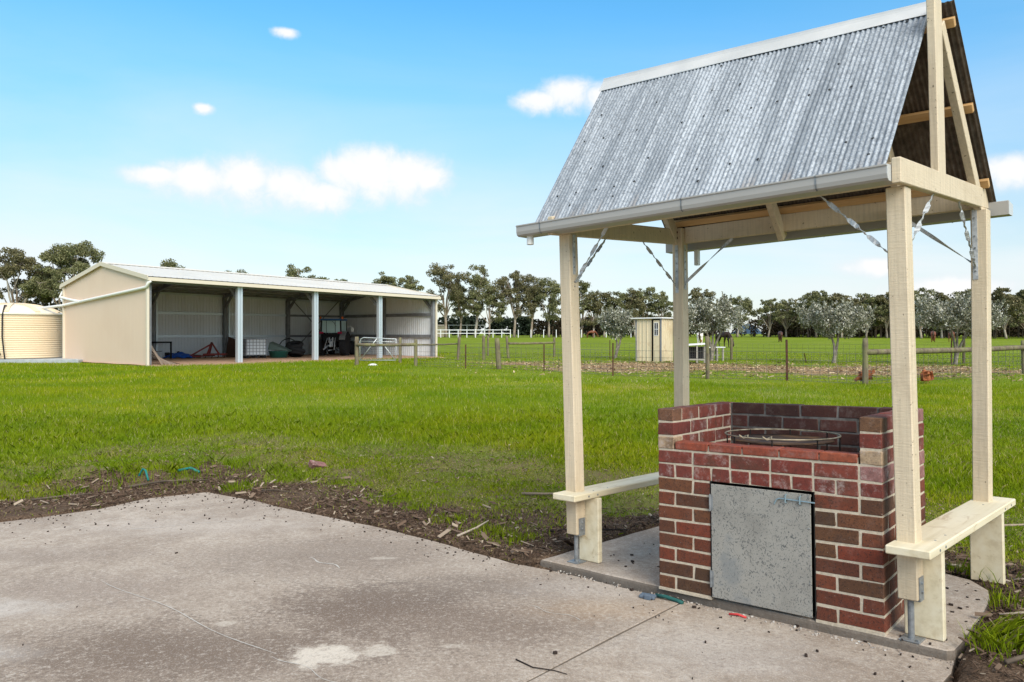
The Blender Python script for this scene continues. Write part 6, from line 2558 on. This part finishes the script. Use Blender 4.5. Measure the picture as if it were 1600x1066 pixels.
stick('long dark stick on the mulch in the lower right corner', [on(2.28, 3.55, .02), on(2.45, 3.62, .035), on(2.65, 3.70, .03), on(2.95, 3.78, .04)], .012, DARK_BARK)
stick('orange brown rotten log end at the lower right edge', [on(2.72, 3.83, .03), on(2.85, 3.83, .04), on(3.1, 3.86, .05)], .035, mat('rotten_wood', (.36, .17, .07), .9))
stick('thin black twig lying across the patio joint', [on(.02, 3.80, .004), on(.10, 3.70, .005), on(.20, 3.665, .004), on(.26, 3.62, .004)], .004, DROP)
stick('pale stick standing out of the mulch left of the bench', [on(-.45, 6.30, .01), on(-.30, 6.42, .05), on(-.20, 6.55, .09)], .011)
stick('dark stick lying flat on the grass behind the left bench', [on(.30, 6.35, .02), on(.60, 6.38, .025), on(.95, 6.35, .02)], .013, DROP)
stick('thick brown branch along the mulch by the far patio corner', [on(-4.35, 8.72, .02), on(-4.0, 8.85, .05), on(-3.55, 8.98, .04)], .016, DARK_BARK)
stick('bleached stick on the grass between patio and lawn', [on(.10, 8.3, .02), on(.35, 8.28, .03), on(.55, 8.32, .02)], .018)
stick('grey stick on the grass behind the right bench', [on(4.0, 6.6, .02), on(4.25, 6.58, .025), on(4.5, 6.62, .02)], .015)
b = MB()
b.cbox(-.11, .11, -.055, .055, -.038, .038, .005, jit=.01)
o = b.build('brick_fragment', BRICK_PINK)
o.location = on(-2.5, 9.9, .03)
o.rotation_euler = (.5, .3, .7)
tag(o, 'broken pink brick lying in the grass beyond the patio', 'brick')
b = MB()
b.tube([on(-4.36, 8.98, .03), on(-4.33, 9.02, .09), on(-4.28, 8.98, .09), on(-4.22, 8.92, .02)], .012, 8)
tag(b.build('hose_piece', mat('teal_hose', (.012, .17, .155), .6), None, True), 'bent piece of teal hose sticking out of the soil', 'hose')
b = MB()
b.tube([on(-4.02, 9.25, .05), on(-3.88, 9.28, .06), on(-3.75, 9.22, .04)], .016, 8)
tag(b.build('hose_piece', bpy.data.materials['teal_hose'], None, True), 'straight piece of teal hose lying in the grass right of the bent one', 'hose')
kp = M_SHELTER @ Vector((-1.50, -.16, -.05))
b = MB()
b.cbox(-.05, .05, -.028, .028, .0, .022, .006)
b.cbox(-.012, .03, -.04, -.02, .0, .03, .004)
o = b.build('plastic_clip', mat('slate_plastic', (.10, .13, .17), .5))
o.location = (kp.x, kp.y, plane_z(kp.x, kp.y) - .0495)
o.rotation_euler = (0, 0, -.5)
tag(o, 'small slate grey plastic clip on the patio at the end of the joint', 'clip')
kp = M_SHELTER @ Vector((-1.38, -.115, -.05))
b = MB()
b.tube([(-.09, .01, .012), (-.02, .0, .02), (.06, .0, .012), (.10, -.015, .01)], .012, 7)
o = b.build('strap_end', mat('dark_teal_webbing', (.02, .10, .09), .7), None, True)
o.location = (kp.x, kp.y, plane_z(kp.x, kp.y) - .0495)
o.rotation_euler = (0, 0, -.65)
tag(o, 'dark teal strap end lying against the foot of the slab', 'strap')
kp = M_SHELTER @ Vector((-.93, -.10, -.05))
b = MB()
b.tube([(-.05, 0, .006), (0, .012, .009), (.05, 0, .006)], .007, 6)
o = b.build('red_scrap', mat('red_plastic', (.55, .05, .05), .5), None, True)
o.location = (kp.x, kp.y, plane_z(kp.x, kp.y) - .0495)
o.rotation_euler = (0, 0, -.6)
tag(o, 'tiny red plastic scrap on the patio below the steel door', 'scrap')
